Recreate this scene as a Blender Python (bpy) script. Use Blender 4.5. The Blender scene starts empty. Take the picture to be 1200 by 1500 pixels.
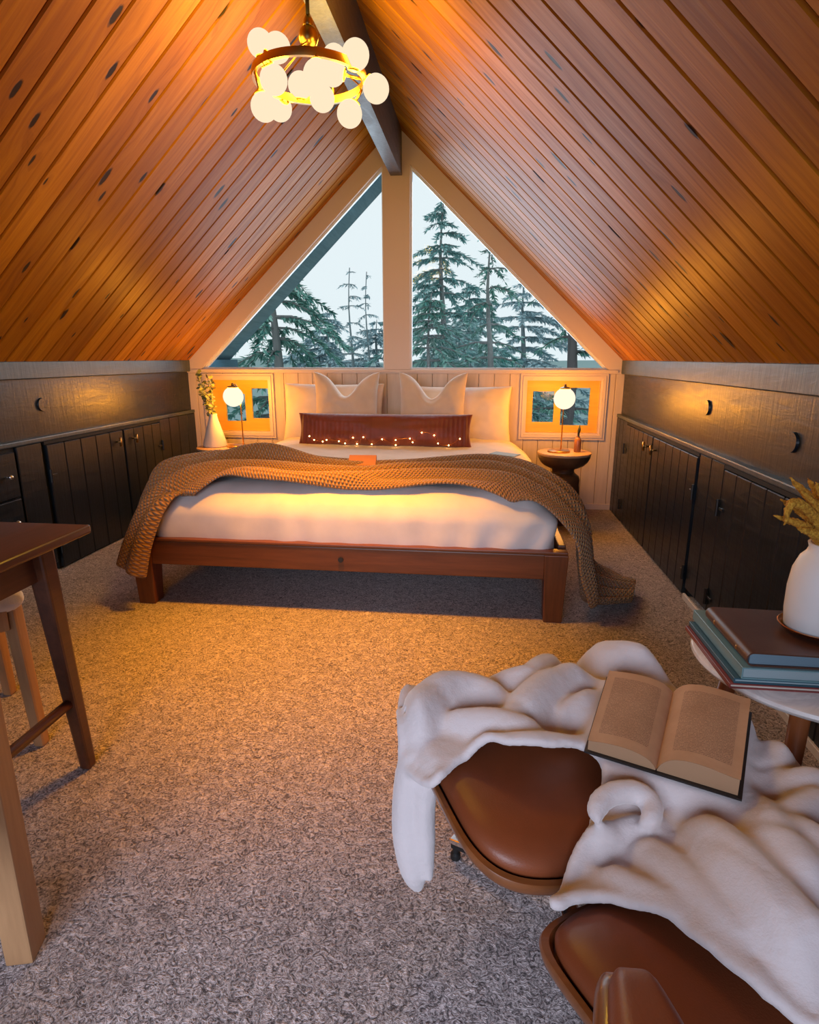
import bpy, bmesh, math, random
import numpy as np
from mathutils import Vector, Matrix, noise
PI = math.pi
S = bpy.context.scene
COL = S.collection
rnd = random.Random(7)

# ------------------------------------------------------------------ dimensions of the attic (metres)
XL, XR, YB, YF = -2.283, 1.022, 4.657, -1.75     # side walls, window wall, wall behind the viewer
HK = 1.125                                        # top of the knee walls
XM = (XL + XR) / 2                                # ridge line
PITCH = 0.956                                     # rise over run of the roof
ZA = HK + (XR - XM) * PITCH                       # ridge height

# ------------------------------------------------------------------ object helpers
def link(name, bm, mat=None, parent=None, smooth=False, off=None, auto=None):
    me = bpy.data.meshes.new(name)
    if off is not None:
        bmesh.ops.translate(bm, vec=-Vector(off), verts=bm.verts)
    if auto is not None:
        for e in bm.edges:
            if len(e.link_faces) == 2 and e.calc_face_angle(0) > auto:
                e.smooth = False
        smooth = True
    if smooth:
        for f in bm.faces: f.smooth = True
    bm.to_mesh(me); bm.free()
    o = bpy.data.objects.new(name, me)
    COL.objects.link(o)
    if mat: me.materials.append(mat)
    if parent: o.parent = parent
    return o
def tag(o, label=None, cat=None, group=None, kind=None):
    if label: o['label'] = label
    if cat: o['category'] = cat
    if group: o['group'] = group
    if kind: o['kind'] = kind
    return o
def thing(name, label, cat, loc, group=None, rz=0):
    o = bpy.data.objects.new(name, None); COL.objects.link(o)
    o.empty_display_size = .05
    o.location = loc; o.rotation_euler = (0, 0, rz)
    return tag(o, label, cat, group)
def part(root, name, bm, mat, world=True, **k):
    """a part; geometry given in world space unless world=False"""
    off = None
    if world:
        off = Vector(root.location)
        if root.parent: off = off + Vector(root.parent.location)
    return link(name, bm, mat, root, off=off, **k)
def struct(name, bm, mat, label=None, cat=None, **k):
    o = link(name, bm, mat, **k)
    return tag(o, label, cat, None, 'structure')
def NB(): return bmesh.new()
def box(bm, x0, x1, y0, y1, z0, z1, bev=0, seg=2):
    vs = [bm.verts.new(p) for p in ((x0,y0,z0),(x1,y0,z0),(x1,y1,z0),(x0,y1,z0),(x0,y0,z1),(x1,y0,z1),(x1,y1,z1),(x0,y1,z1))]
    fs = [bm.faces.new([vs[i] for i in q]) for q in ((3,2,1,0),(4,5,6,7),(0,1,5,4),(1,2,6,5),(2,3,7,6),(3,0,4,7))]
    if bev:
        es = list({e for f in fs for e in f.edges})
        bmesh.ops.bevel(bm, geom=es, offset=bev, segments=seg, affect='EDGES', profile=.6)
    return bm
def obox(bm, p0, p1, w, d, w1=None, d1=None, up=(0,1,0), bev=0):
    """a beam with a rectangular section from p0 to p1, tapering from w x d to w1 x d1"""
    p0, p1 = Vector(p0), Vector(p1); w1 = w if w1 is None else w1; d1 = d if d1 is None else d1
    ax = (p1-p0).normalized(); u = Vector(up); a = ax.cross(u).normalized(); b = a.cross(ax).normalized()
    vs = []
    for p, ww, dd in ((p0,w,d),(p1,w1,d1)):
        for sa, sb in ((-1,-1),(1,-1),(1,1),(-1,1)):
            vs.append(bm.verts.new(p + a*sa*ww/2 + b*sb*dd/2))
    fs = [bm.faces.new([vs[i] for i in q]) for q in ((3,2,1,0),(4,5,6,7),(0,1,5,4),(1,2,6,5),(2,3,7,6),(3,0,4,7))]
    bmesh.ops.recalc_face_normals(bm, faces=fs)
    if bev:
        es = list({e for f in fs for e in f.edges})
        bmesh.ops.bevel(bm, geom=es, offset=bev, segments=2, affect='EDGES', profile=.6)
    return bm
def tube(bm, pts, r, n=10, cap=True, closed=False):
    """round tube along pts; r a number or a list"""
    pts = [Vector(p) for p in pts]; m = len(pts)
    rs = r if isinstance(r, (list, tuple, np.ndarray)) else [r]*m
    rings = []; prev = None
    for i, p in enumerate(pts):
        if closed: t = pts[(i+1) % m] - pts[(i-1) % m]
        else: t = pts[min(i+1, m-1)] - pts[max(i-1, 0)]
        t = t.normalized() if t.length > 1e-9 else Vector((0,0,1))
        if prev is None:
            a = t.cross(Vector((0,0,1)))
            if a.length < .1: a = t.cross(Vector((1,0,0)))
        else: a = prev - t*prev.dot(t)
        a.normalize(); prev = a; b = t.cross(a)
        rings.append([bm.verts.new(p + (a*math.cos(2*PI*k/n) + b*math.sin(2*PI*k/n))*rs[i]) for k in range(n)])
    for i in range(m if closed else m-1):
        A, B = rings[i], rings[(i+1) % m]
        for k in range(n): bm.faces.new((A[k], A[(k+1)%n], B[(k+1)%n], B[k]))
    if cap and not closed:
        bm.faces.new(rings[0][::-1]); bm.faces.new(rings[-1])
    return bm
def lathe(bm, prof, c=(0,0,0), n=40, cap=True):
    """revolve (radius, z) pairs about a vertical axis"""
    c = Vector(c); rings = []
    for r, z in prof:
        if r < 1e-6: rings.append([bm.verts.new(c + Vector((0,0,z)))])
        else: rings.append([bm.verts.new(c + Vector((r*math.cos(2*PI*k/n), r*math.sin(2*PI*k/n), z))) for k in range(n)])
    for A, B in zip(rings, rings[1:]):
        if len(A) == 1 and len(B) == 1: continue
        for k in range(n):
            if len(A) == 1: bm.faces.new((A[0], B[(k+1)%n], B[k]))
            elif len(B) == 1: bm.faces.new((A[k], A[(k+1)%n], B[0]))
            else: bm.faces.new((A[k], A[(k+1)%n], B[(k+1)%n], B[k]))
    if cap:
        if len(rings[0]) > 1: bm.faces.new(rings[0][::-1])
        if len(rings[-1]) > 1: bm.faces.new(rings[-1])
    bmesh.ops.recalc_face_normals(bm, faces=bm.faces)
    return bm
def sphere(bm, c, r, n=28, sc=(1,1,1)):
    m = Matrix.Translation(c) @ Matrix.Diagonal((r*sc[0], r*sc[1], r*sc[2], 1))
    bmesh.ops.create_uvsphere(bm, u_segments=n, v_segments=n//2, radius=1, matrix=m); return bm
def prism(bm, poly, depth_vec):
    """extrude a planar polygon (list of 3d points) along depth_vec"""
    d = Vector(depth_vec)
    A = [bm.verts.new(p) for p in poly]; B = [bm.verts.new(Vector(p)+d) for p in poly]; n = len(poly)
    bm.faces.new(A); bm.faces.new(B[::-1])
    for i in range(n): bm.faces.new((A[i], B[i], B[(i+1)%n], A[(i+1)%n]))
    bmesh.ops.recalc_face_normals(bm, faces=bm.faces); return bm
def ring_prism(bm, outer, inner, depth_vec):
    """frame: outer polygon with an inner hole of as many corners, extruded"""
    d = Vector(depth_vec); n = len(outer)
    O = [bm.verts.new(p) for p in outer]; I = [bm.verts.new(p) for p in inner]
    O2 = [bm.verts.new(Vector(p)+d) for p in outer]; I2 = [bm.verts.new(Vector(p)+d) for p in inner]
    for i in range(n):
        j = (i+1) % n
        bm.faces.new((O[i], O[j], I[j], I[i])); bm.faces.new((O2[i], I2[i], I2[j], O2[j]))
        bm.faces.new((O[i], O2[i], O2[j], O[j])); bm.faces.new((I[i], I[j], I2[j], I2[i]))
    bmesh.ops.recalc_face_normals(bm, faces=bm.faces); return bm
def catmull(P, n):
    """n points along a Catmull-Rom curve through the rows of P (any dimension)"""
    P = np.array(P, float); m = len(P)
    Q = np.vstack([2*P[0]-P[1], P, 2*P[-1]-P[-2]]); out = []
    for s in np.linspace(0, m-1, n):
        i = min(int(s), m-2); t = s-i; a, b, c, d = Q[i], Q[i+1], Q[i+2], Q[i+3]
        out.append(.5*((2*b) + (c-a)*t + (2*a-5*b+4*c-d)*t*t + (3*b-a-3*c+d)*t**3))
    return np.array(out)
def grid_bm(G, close_u=False):
    """a surface through an array of points G[i, j]"""
    bm = NB(); n, m = G.shape[:2]
    V = [[bm.verts.new(G[i, j]) for j in range(m)] for i in range(n)]
    for i in range(n if close_u else n-1):
        for j in range(m-1):
            bm.faces.new((V[i][j], V[(i+1)%n][j], V[(i+1)%n][j+1], V[i][j+1]))
    return bm
def roundbox(bm, c, h, r, n=10, M=None):
    """box of half-sizes h about c with round edges of radius r; n cuts per axis (tuple allowed)"""
    n = (n, n, n) if isinstance(n, int) else n
    t = NB()
    for ax in range(3):
        u, v = [k for k in range(3) if k != ax]
        for s in (-1, 1):
            V = []
            for i in range(n[u]+1):
                row = []
                for j in range(n[v]+1):
                    p = [0,0,0]; p[ax] = s*h[ax]
                    p[u] = h[u]*math.sin((2*i/n[u]-1)*PI/2) if n[u] > 3 else h[u]*(2*i/n[u]-1)
                    p[v] = h[v]*math.sin((2*j/n[v]-1)*PI/2) if n[v] > 3 else h[v]*(2*j/n[v]-1)
                    q = Vector([max(-(h[k]-r), min(h[k]-r, p[k])) for k in range(3)])
                    d = Vector(p) - q
                    if d.length > 1e-9: d = d.normalized()*r
                    row.append(t.verts.new(q + d))
                V.append(row)
            for i in range(n[u]):
                for j in range(n[v]):
                    t.faces.new((V[i][j], V[i+1][j], V[i+1][j+1], V[i][j+1]))
    bmesh.ops.remove_doubles(t, verts=t.verts, dist=1e-5)
    bmesh.ops.recalc_face_normals(t, faces=t.faces)
    X = Matrix.Translation(c) @ (M if M is not None else Matrix())
    bmesh.ops.transform(t, matrix=X, verts=t.verts)
    me = bpy.data.meshes.new('tmp'); t.to_mesh(me); t.free(); bm.from_mesh(me); bpy.data.meshes.remove(me)
    return bm
def nz(p, s=1., o=0.): return noise.noise(Vector((p[0]*s+o, p[1]*s+o*1.7, p[2]*s-o)))
def wrinkle(bm, amp, sc, o=0, stretch=(1,1,1)):
    bm.normal_update()
    for v in bm.verts:
        p = Vector((v.co.x*stretch[0], v.co.y*stretch[1], v.co.z*stretch[2]))
        v.co += v.normal*amp*(nz(p, sc, o) + .5*nz(p, sc*2.3, o+5))
    return bm
def copy_tree(o, parent=None):
    c = o.copy(); COL.objects.link(c)
    if parent: c.parent = parent
    for ch in list(o.children): copy_tree(ch, c)
    return c

# ------------------------------------------------------------------ materials
class Mat:
    def __init__(s, name, col=(.8,.8,.8), rough=.5, **k):
        s.m = bpy.data.materials.new(name); s.m.use_nodes = True
        s.t = s.m.node_tree; s.N = s.t.nodes; s.L = s.t.links
        s.b = s.N['Principled BSDF']; s.set('Base Color', (*col, 1)); s.set('Roughness', rough)
        for a, v in k.items(): s.set(a.replace('_', ' '), v)
    def set(s, a, v): s.b.inputs[a].default_value = v
    def node(s, t, **k):
        n = s.N.new(t)
        for a, v in k.items():
            if a in n.inputs.keys() if isinstance(a, str) else False: n.inputs[a].default_value = v
            else: setattr(n, a, v)
        return n
    def coords(s, scale=(1,1,1), kind='Object', rot=(0,0,0)):
        c = s.node('ShaderNodeTexCoord'); m = s.node('ShaderNodeMapping')
        m.inputs['Scale'].default_value = scale; m.inputs['Rotation'].default_value = rot
        s.L.new(c.outputs[kind], m.inputs[0]); return m.outputs[0]
    def noise(s, vec, scale, detail=4, rough=.6, dist=0):
        n = s.node('ShaderNodeTexNoise'); n.inputs['Scale'].default_value = scale; n.inputs['Detail'].default_value = detail
        n.inputs['Roughness'].default_value = rough; n.inputs['Distortion'].default_value = dist
        s.L.new(vec, n.inputs['Vector']); return n.outputs[0]
    def ramp(s, fac, stops, interp='LINEAR'):
        r = s.node('ShaderNodeValToRGB'); cr = r.color_ramp; cr.interpolation = interp
        while len(cr.elements) < len(stops): cr.elements.new(.5)
        for e, (p, c) in zip(cr.elements, stops):
            e.position = p; e.color = (*c, 1) if not isinstance(c, (int, float)) else (c, c, c, 1)
        s.L.new(fac, r.inputs[0]); return r.outputs[0]
    def mix(s, fac, a, b, mode='MIX'):
        m = s.node('ShaderNodeMix', data_type='RGBA', blend_type=mode)
        for i, v in ((0, fac), (6, a), (7, b)):
            if hasattr(v, 'is_linked'): s.L.new(v, m.inputs[i])
            else: m.inputs[i].default_value = v if isinstance(v, (int, float)) else (*v, 1)
        return m.outputs[2]
    def math(s, op, a, b=0.):
        m = s.node('ShaderNodeMath', operation=op)
        for i, v in ((0, a), (1, b)):
            if hasattr(v, 'is_linked'): s.L.new(v, m.inputs[i])
            else: m.inputs[i].default_value = v
        return m.outputs[0]
    def color(s, sock): s.L.new(sock, s.b.inputs['Base Color'])
    def rough(s, sock): s.L.new(sock, s.b.inputs['Roughness'])
    def bump(s, h, strength=.3, dist=.01):
        b = s.node('ShaderNodeBump'); b.inputs['Strength'].default_value = strength; b.inputs['Distance'].default_value = dist
        s.L.new(h, b.inputs['Height']); s.L.new(b.outputs[0], s.b.inputs['Normal']); return s

def wood(name, dark, light, rough=.4, axis=0, sc=1., bump=.12, coat=0.):
    m = Mat(name, rough=rough)
    stretch = [14*sc]*3; stretch[axis] = 1.1*sc
    v = m.coords(stretch)
    n1 = m.noise(v, 1.6, 5, .6, .5); n2 = m.noise(v, 7, 3, .6)
    f = m.math('ADD', m.math('MULTIPLY', n1, .7), m.math('MULTIPLY', n2, .3))
    m.color(m.ramp(f, [(.3, dark), (.7, light)])); m.bump(f, bump, .004)
    if coat: m.set('Coat Weight', coat)
    return m.m

def plain(name, col, rough=.5, **k): return Mat(name, col, rough, **k).m

M = {}
# pine boards of the ceiling: local x runs along the board, y across
def pine():
    m = Mat('varnished_pine', rough=.33); m.set('Specular IOR Level', .14)
    geo = m.node('ShaderNodeNewGeometry'); ri = geo.outputs['Random Per Island']
    c = m.node('ShaderNodeTexCoord'); off = m.node('ShaderNodeCombineXYZ')
    m.L.new(m.math('MULTIPLY', ri, 37.), off.inputs[0]); m.L.new(m.math('MULTIPLY', ri, 11.), off.inputs[2])
    add = m.node('ShaderNodeVectorMath', operation='ADD'); m.L.new(c.outputs['Object'], add.inputs[0]); m.L.new(off.outputs[0], add.inputs[1])
    def mp(scale):
        q = m.node('ShaderNodeMapping'); q.inputs['Scale'].default_value = scale; m.L.new(add.outputs[0], q.inputs[0]); return q.outputs[0]
    # knots: sparse voronoi cells, stretched a little along the board
    vo = m.node('ShaderNodeTexVoronoi'); vo.voronoi_dimensions = '2D'; vo.inputs['Scale'].default_value = 1.; vo.inputs['Randomness'].default_value = 1.
    m.L.new(mp((2.3, 7.5, 1)), vo.inputs['Vector'])
    d = vo.outputs['Distance']
    sep = m.node('ShaderNodeSeparateColor'); m.L.new(vo.outputs['Color'], sep.inputs[0])
    sel = m.math('GREATER_THAN', sep.outputs[0], .50)                   # only some cells carry a knot
    size = m.math('ADD', m.math('MULTIPLY', sep.outputs[1], .085), .05)
    wob = m.math('MULTIPLY', m.noise(mp((40, 60, 1)), 1., 3), .05)
    kd = m.math('DIVIDE', m.math('ADD', d, wob), m.math('ADD', size, .02))
    knot = m.math('MULTIPLY', sel, m.ramp(kd, [(.75, 1.), (1., 0.)]))
    halo = m.math('MULTIPLY', sel, m.ramp(kd, [(.9, 1.), (1.0, .0)]))
    swirl = m.math('MULTIPLY', sel, m.ramp(m.math('DIVIDE', kd, 3.2), [(0., 1.), (1., 0.)]))
    gv = mp((1.5, 26, 1))
    warp = m.node('ShaderNodeVectorMath', operation='ADD'); sc = m.node('ShaderNodeCombineXYZ')
    m.L.new(m.math('MULTIPLY', swirl, 1.3), sc.inputs[1]); m.L.new(gv, warp.inputs[0]); m.L.new(sc.outputs[0], warp.inputs[1])
    g1 = m.noise(warp.outputs[0], 1.2, 5, .62, .8); g2 = m.noise(mp((4, 150, 1)), 1., 2, .6)
    g = m.math('ADD', m.math('MULTIPLY', g1, .75), m.math('MULTIPLY', g2, .25))
    base = m.ramp(g, [(.28, (.27, .090, .003)), (.5, (.43, .165, .005)), (.75, (.55, .240, .010))])
    tone = m.ramp(ri, [(0., (.74, .66, .60)), (.5, (.95, .93, .9)), (1., (1.12, 1.12, 1.1))])
    base = m.mix(1., base, tone, 'MULTIPLY')
    base = m.mix(m.math('MULTIPLY', swirl, .35), base, (.25, .08, .02))
    base = m.mix(knot, base, (.028, .013, .008))
    m.color(base); m.rough(m.ramp(g, [(.3, .48), (.7, .38)]))
    m.bump(m.math('SUBTRACT', g, m.math('MULTIPLY', knot, .6)), .16, .004)
    return m.m
M['pine'] = pine()

def paint_board(name, col, rough=.34):
    m = Mat(name, col, rough)
    v = m.coords((5, 1.3, 9)); f = m.noise(v, 3., 6, .65, 1.2)
    w = m.coords((14, 14, 1.6)); f2 = m.noise(w, 4., 4, .6, .5)
    m.color(m.ramp(f2, [(.3, tuple(.8*a for a in col)), (.75, tuple(1.3*a for a in col))]))
    m.rough(m.ramp(f, [(.3, rough+.08), (.7, rough-.06)]))
    m.bump(m.math('ADD', f, f2), .28, .004); return m.m
M['dark_paint'] = paint_board('charcoal_paint', (.0065, .0130, .0215))
M['beam_paint'] = paint_board('beam_paint', (.055, .078, .102), .42)
M['ridge_paint'] = paint_board('ridge_beam_paint', (.085, .082, .095), .45)
M['groove'] = plain('black_gap', (.004, .004, .005), .8)

def whitewash():
    m = Mat('whitewashed_board', rough=.45)
    f = m.noise(m.coords((9, 9, .9)), 3., 5, .6, .4)
    m.color(m.ramp(f, [(.3, (.58, .48, .40)), (.7, (.68, .575, .49))])); m.bump(f, .12, .003); return m.m
M['white_wall'] = whitewash()
M['white_trim'] = plain('white_trim_paint', (.68, .58, .53), .4)
M['window_metal'] = plain('pale_window_bead', (.72, .76, .8), .35)
M['honey'] = wood('honey_window_board', (.74, .40, .035), (.88, .54, .06), .45, 0)

def carpet():
    m = Mat('flecked_carpet', rough=.95); m.set('Sheen Weight', .25); m.set('Sheen Roughness', .5)
    v = m.coords()
    f = m.noise(v, 66., 3, .7, 2.2); g = m.noise(v, 26., 3, .6, .6); h = m.noise(v, 2.2, 3, .55); k = m.noise(v, 210., 2, .5)
    col = m.ramp(m.math('ADD', m.math('MULTIPLY', f, .75), m.math('MULTIPLY', k, .25)), [(.40, (.085, .068, .070)), (.48, (.38, .32, .32)), (.58, (.74, .65, .65))])
    col = m.mix(1., col, m.ramp(g, [(.3, .84), (.7, 1.1)]), 'MULTIPLY')
    col = m.mix(1., col, m.ramp(h, [(.3, .92), (.7, 1.05)]), 'MULTIPLY')
    m.color(col); m.bump(m.math('ADD', f, m.math('MULTIPLY', g, .5)), .9, .012); return m.m
M['carpet'] = carpet()

M['walnut'] = wood('walnut_desk', (.055, .018, .009), (.13, .042, .018), .3, 1, coat=.15)
M['bedwood'] = wood('chestnut_bed_wood', (.085, .027, .010), (.19, .062, .021), .4, 0)
M['bedleg'] = wood('chestnut_leg_wood', (.085, .027, .010), (.19, .062, .021), .4, 2)
M['oak'] = wood('pale_oak', (.36, .19, .085), (.55, .31, .15), .5, 2)
M['tableleg'] = wood('table_leg_wood', (.24, .07, .022), (.40, .13, .04), .4, 2)
M['shell'] = wood('plywood_shell', (.13, .042, .012), (.26, .088, .026), .35, 0, coat=.2)
M['stoolwood'] = wood('dark_turned_wood', (.045, .022, .013), (.12, .06, .032), .42, 2)
M['topwood'] = wood('pale_round_top', (.45, .28, .17), (.62, .42, .28), .45, 0)
M['brass'] = plain('aged_brass', (.46, .28, .10), .30, Metallic=1.)
M['darkbrass'] = plain('dark_bronze', (.20, .12, .05), .3, Metallic=1.)
M['chrome'] = plain('polished_aluminium', (.75, .77, .8), .12, Metallic=1.)
M['steel'] = plain('brushed_steel', (.62, .62, .62), .3, Metallic=1.)
M['black'] = plain('black_iron', (.012, .012, .013), .45)
M['rubber'] = plain('black_rubber', (.01, .01, .01), .6)
M['copper'] = plain('copper_dish', (.72, .34, .16), .25, Metallic=1.)

def fabric(name, col, rough=.85, scale=420, amp=.25, sheen=.2, mottle=.06):
    m = Mat(name, rough=rough); m.set('Sheen Weight', sheen)
    v = m.coords(); a = m.noise(v, scale, 2, .6); b = m.noise(v, 9, 3, .5)
    lo = tuple(c*(1-mottle) for c in col); hi = tuple(min(1, c*(1+mottle)) for c in col)
    m.color(m.ramp(b, [(.3, lo), (.7, hi)])); m.bump(a, amp, .002); return m.m
M['linen'] = fabric('white_linen', (.78, .74, .72))
M['pillowcase'] = fabric('cream_pillowcase', (.80, .69, .60))
M['fleece'] = fabric('white_fleece', (.64, .585, .59), .95, 260, .35, .5, .03)
M['sheepskin'] = fabric('sheepskin', (.8, .76, .72), .95, 120, .8, .5)
def knit(name, c0, c1):
    m = Mat(name, rough=.9); m.set('Sheen Weight', .3)
    u = m.node('ShaderNodeUVMap'); 
    def wave(rot, sc):
        q = m.node('ShaderNodeMapping'); q.inputs['Rotation'].default_value = (0,0,rot); m.L.new(u.outputs[0], q.inputs[0])
        w = m.node('ShaderNodeTexWave'); w.inputs['Scale'].default_value = sc; w.inputs['Distortion'].default_value = 1.2; w.inputs['Detail'].default_value = 1
        m.L.new(q.outputs[0], w.inputs[0]); return w.outputs[1]
    w = m.math('MULTIPLY', wave(.6, 21.), wave(-.6, 21.)); f = m.noise(u.outputs[0], 120, 2, .6)
    h = m.math('ADD', w, m.math('MULTIPLY', f, .3))
    m.color(m.ramp(h, [(.1, c0), (.6, c1)])); m.bump(h, 1., .016); return m.m
M['knit'] = knit('mustard_knit', (.24, .11, .030), (.58, .33, .13))
def leather(name, col, rough=.33):
    m = Mat(name, rough=rough); v = m.coords()
    vo = m.node('ShaderNodeTexVoronoi'); vo.inputs['Scale'].default_value = 420; m.L.new(v, vo.inputs['Vector'])
    b = m.noise(v, 5, 4, .6)
    m.color(m.ramp(b, [(.3, tuple(c*.8 for c in col)), (.7, tuple(c*1.15 for c in col))]))
    m.rough(m.ramp(b, [(.3, rough+.06), (.7, rough-.04)])); m.bump(vo.outputs[0], .12, .001); return m.m
M['leather'] = leather('cognac_leather', (.20, .052, .018), .44)
M['brown_leather'] = leather('brown_notebook_leather', (.085, .034, .020), .36)
M['marble'] = None
def marble():
    m = Mat('white_marble', rough=.22); v = m.coords((3,3,3)); n = m.noise(v, 2.2, 6, .65, 1.6)
    m.color(m.ramp(n, [(.38, (.80,.77,.75)), (.5, (.70,.67,.66)), (.56, (.82,.79,.77))])); return m.m
M['marble'] = marble()
M['ceramic'] = fabric('matt_white_ceramic', (.78, .76, .75), .5, 60, .05, 0, .02)
def emit(name, col, strength):
    m = bpy.data.materials.new(name); m.use_nodes = True; b = m.node_tree.nodes['Principled BSDF']
    b.inputs['Base Color'].default_value = (0,0,0,1); b.inputs['Roughness'].default_value = .3; b.inputs['Specular IOR Level'].default_value = 0.
    b.inputs['Emission Color'].default_value = (*col, 1); b.inputs['Emission Strength'].default_value = strength
    return m
M['globe'] = emit('lit_opal_globe', (1., .79, .54), 1.05)
M['lampglobe'] = emit('lit_table_globe', (1., .84, .62), 1.2)
M['fairy'] = emit('lit_fairy_bulb', (1., .5, .15), 25.)
def glass():
    m = bpy.data.materials.new('window_glass'); m.use_nodes = True; t = m.node_tree
    t.nodes.remove(t.nodes['Principled BSDF']); out = t.nodes['Material Output']
    tr = t.nodes.new('ShaderNodeBsdfTransparent'); gl = t.nodes.new('ShaderNodeBsdfGlossy'); fr = t.nodes.new('ShaderNodeFresnel'); mx = t.nodes.new('ShaderNodeMixShader')
    gl.inputs['Roughness'].default_value = .01; fr.inputs['IOR'].default_value = 1.10; tr.inputs[0].default_value = (.96, .985, .98, 1)
    t.links.new(fr.outputs[0], mx.inputs[0]); t.links.new(tr.outputs[0], mx.inputs[1]); t.links.new(gl.outputs[0], mx.inputs[2]); t.links.new(mx.outputs[0], out.inputs[0])
    return m
M['glass'] = glass()
# ------------------------------------------------------------------ room shell
bm = NB(); box(bm, XL-.15, XR+.15, YF-.1, YB+.15, -.12, 0); struct('floor', bm, M['carpet'], 'flecked grey-beige carpet covering the attic floor', 'floor')

def slope(side):
    """one slope of the ceiling: v-jointed boards running from knee wall to ridge, as one surface"""
    run = XR - XM + .06; L = run*math.hypot(1, PITCH)
    bm = NB(); w = .125; y = YF
    k = 0
    while y < YB + .0:
        y1 = min(y+w, YB)
        box(bm, 0, L, y+.0026, y1-.0026, 0, .0204, .0055, 1); y = y1; k += 1
    box(bm, 0, L, YF, YB+.0, .0205, .06)
    bb = NB(); box(bb, 0, L, YF, YB, .012, .0195)
    o = struct('ceiling', bm, M['pine'], 'varnished knotty pine boarded ceiling slope over the %s wall' % ('left' if side < 0 else 'right'), 'ceiling')
    a = math.atan(PITCH)
    if side > 0:
        o.matrix_world = Matrix(((-math.cos(a), 0, math.sin(a), XR+.06), (0, 1, 0, 0), (math.sin(a), 0, math.cos(a), HK-.06*PITCH), (0,0,0,1)))
    else:
        o.matrix_world = Matrix(((math.cos(a), 0, -math.sin(a), XL-.06), (0, 1, 0, 0), (math.sin(a), 0, math.cos(a), HK-.06*PITCH), (0,0,0,1)))
    link('board_gap', bb, M['groove'], o)
    return o
slope(-1); slope(1)
# ridge beam, running out past the window wall
bm = NB(); box(bm, XM-.04, XM+.04, YF, YB+.62, 2.384, ZA+.05); struct('ridge_beam', bm, M['ridge_paint'], 'dark painted ridge beam under the peak of the ceiling', 'beam')
# eaves outside: weathered soffit boards of both slopes
M['soffit'] = wood('weathered_soffit', (.08, .17, .21), (.17, .30, .36), .7, 1)
for sd, nm in ((-1, 'left'), (1, 'right')):
    xe = XL-.5 if sd < 0 else XR+.5; ze = HK - .5*PITCH
    bm = NB(); poly = [(xe, YB+.055, ze), (XM, YB+.055, ZA), (XM, YB+.055, ZA+.06), (xe, YB+.055, ze+.06)]
    prism(bm, [(a_, b_, c_-.028) for a_, b_, c_ in poly], (0, .67, 0)); struct('trim_1' if sd < 0 else 'trim_2', bm, M['soffit'], 'weathered roof overhang outside above the %s pane' % nm, 'eave')
M['eave_blue'] = wood('blue_eave_board', (.03, .10, .15), (.06, .17, .24), .6, 1)
bm = NB(); box(bm, XL-.08, XL+.085, YB+.17, YB+.75, 1.0, 1.125); struct('trim_3', bm, M['eave_blue'], 'blue wall plate end outside low left corner of the pane', 'eave')

# ---- window wall (boards, glazing, casings)
T = .13                                              # wall thickness
zs = 1.056                                           # sill of the big panes
def roofz(x): return HK + (XR - XM - abs(x - XM))*PITCH
lw = (-2.150, -1.645, .555, .985); rw = (.337, .900, .575, .990)   # clear openings of the two low windows
bm = NB()
# vertical matchboards below the sill, cut round the low windows
def boards(x0, x1, z0, z1):
    n = max(1, round((x1-x0)/.115)); w = (x1-x0)/n
    for i in range(n): box(bm, x0+i*w+.0012, x0+(i+1)*w-.0012, YB, YB+.02, z0, z1, .003, 1)
for x0, x1, z0, z1 in ((XL-.06, lw[0], 0, zs-.03), (lw[0], lw[1], 0, lw[2]), (lw[0], lw[1], lw[3], zs-.03), (lw[1], rw[0], 0, zs-.03),
                       (rw[0], rw[1], 0, rw[2]), (rw[0], rw[1], rw[3], zs-.03), (rw[1], XR+.06, 0, zs-.03)):
    boards(x0, x1, z0, z1); box(bm, x0, x1, YB+.02, YB+T, z0, z1)
struct('wall_back', bm, M['white_wall'], 'whitewashed board wall under the gable windows', 'wall')
def tri(side, inset, y):
    """corners of a triangular pane: low outer, low inner, high inner"""
    s = side
    xi = XM + s*(.098 + inset); t = .113 + inset*1.38                 # trim against the slope, measured square to it
    dz = t*math.hypot(1, PITCH)
    zb = zs + inset
    zt = roofz(xi) - dz
    xo = XM + s*((XR-XM) - (zb + dz - HK)/PITCH)
    return [(xo, y, zb), (xi, y, zb), (xi, y, zt)]
for s, nm, n in ((-1, 'left', 1), (1, 'right', 2)):
    bm = NB()
    # outer edge follows roof line, sill and centre line
    o = [(XM + s*((XR-XM) - (zs-.03-HK)/PITCH), YB-.012, zs-.03), (XM, YB-.012, zs-.03), (XM, YB-.012, ZA)]
    ring_prism(bm, o, tri(s, 0, YB-.012), (0, .062, 0))
    root = struct('window_%d' % n, bm, M['white_trim'], 'large triangular gable window %s of the white centre post' % nm, 'window')
    b2 = NB(); ring_prism(b2, tri(s, 0, YB+.02), tri(s, .012, YB+.02), (0, .03, 0)); part(root, 'window_bead', b2, M['window_metal'])
    b2 = NB(); prism(b2, tri(s, .002, YB+.034), (0, .006, 0)); part(root, 'window_pane', b2, M['glass'])
bm = NB(); box(bm, XL+.02, XR-.02, YB-.022, YB+.01, zs-.022, zs-.002, .004); struct('trim_4', bm, M['white_trim'], 'thin white sill board under the big panes', 'sill')
bm = NB(); box(bm, XM-.095, XM+.095, YB-.016, YB-.008, zs, 2.384); struct('trim_5', bm, M['white_trim'], 'flat white centre post between the two big panes', 'post')
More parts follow.
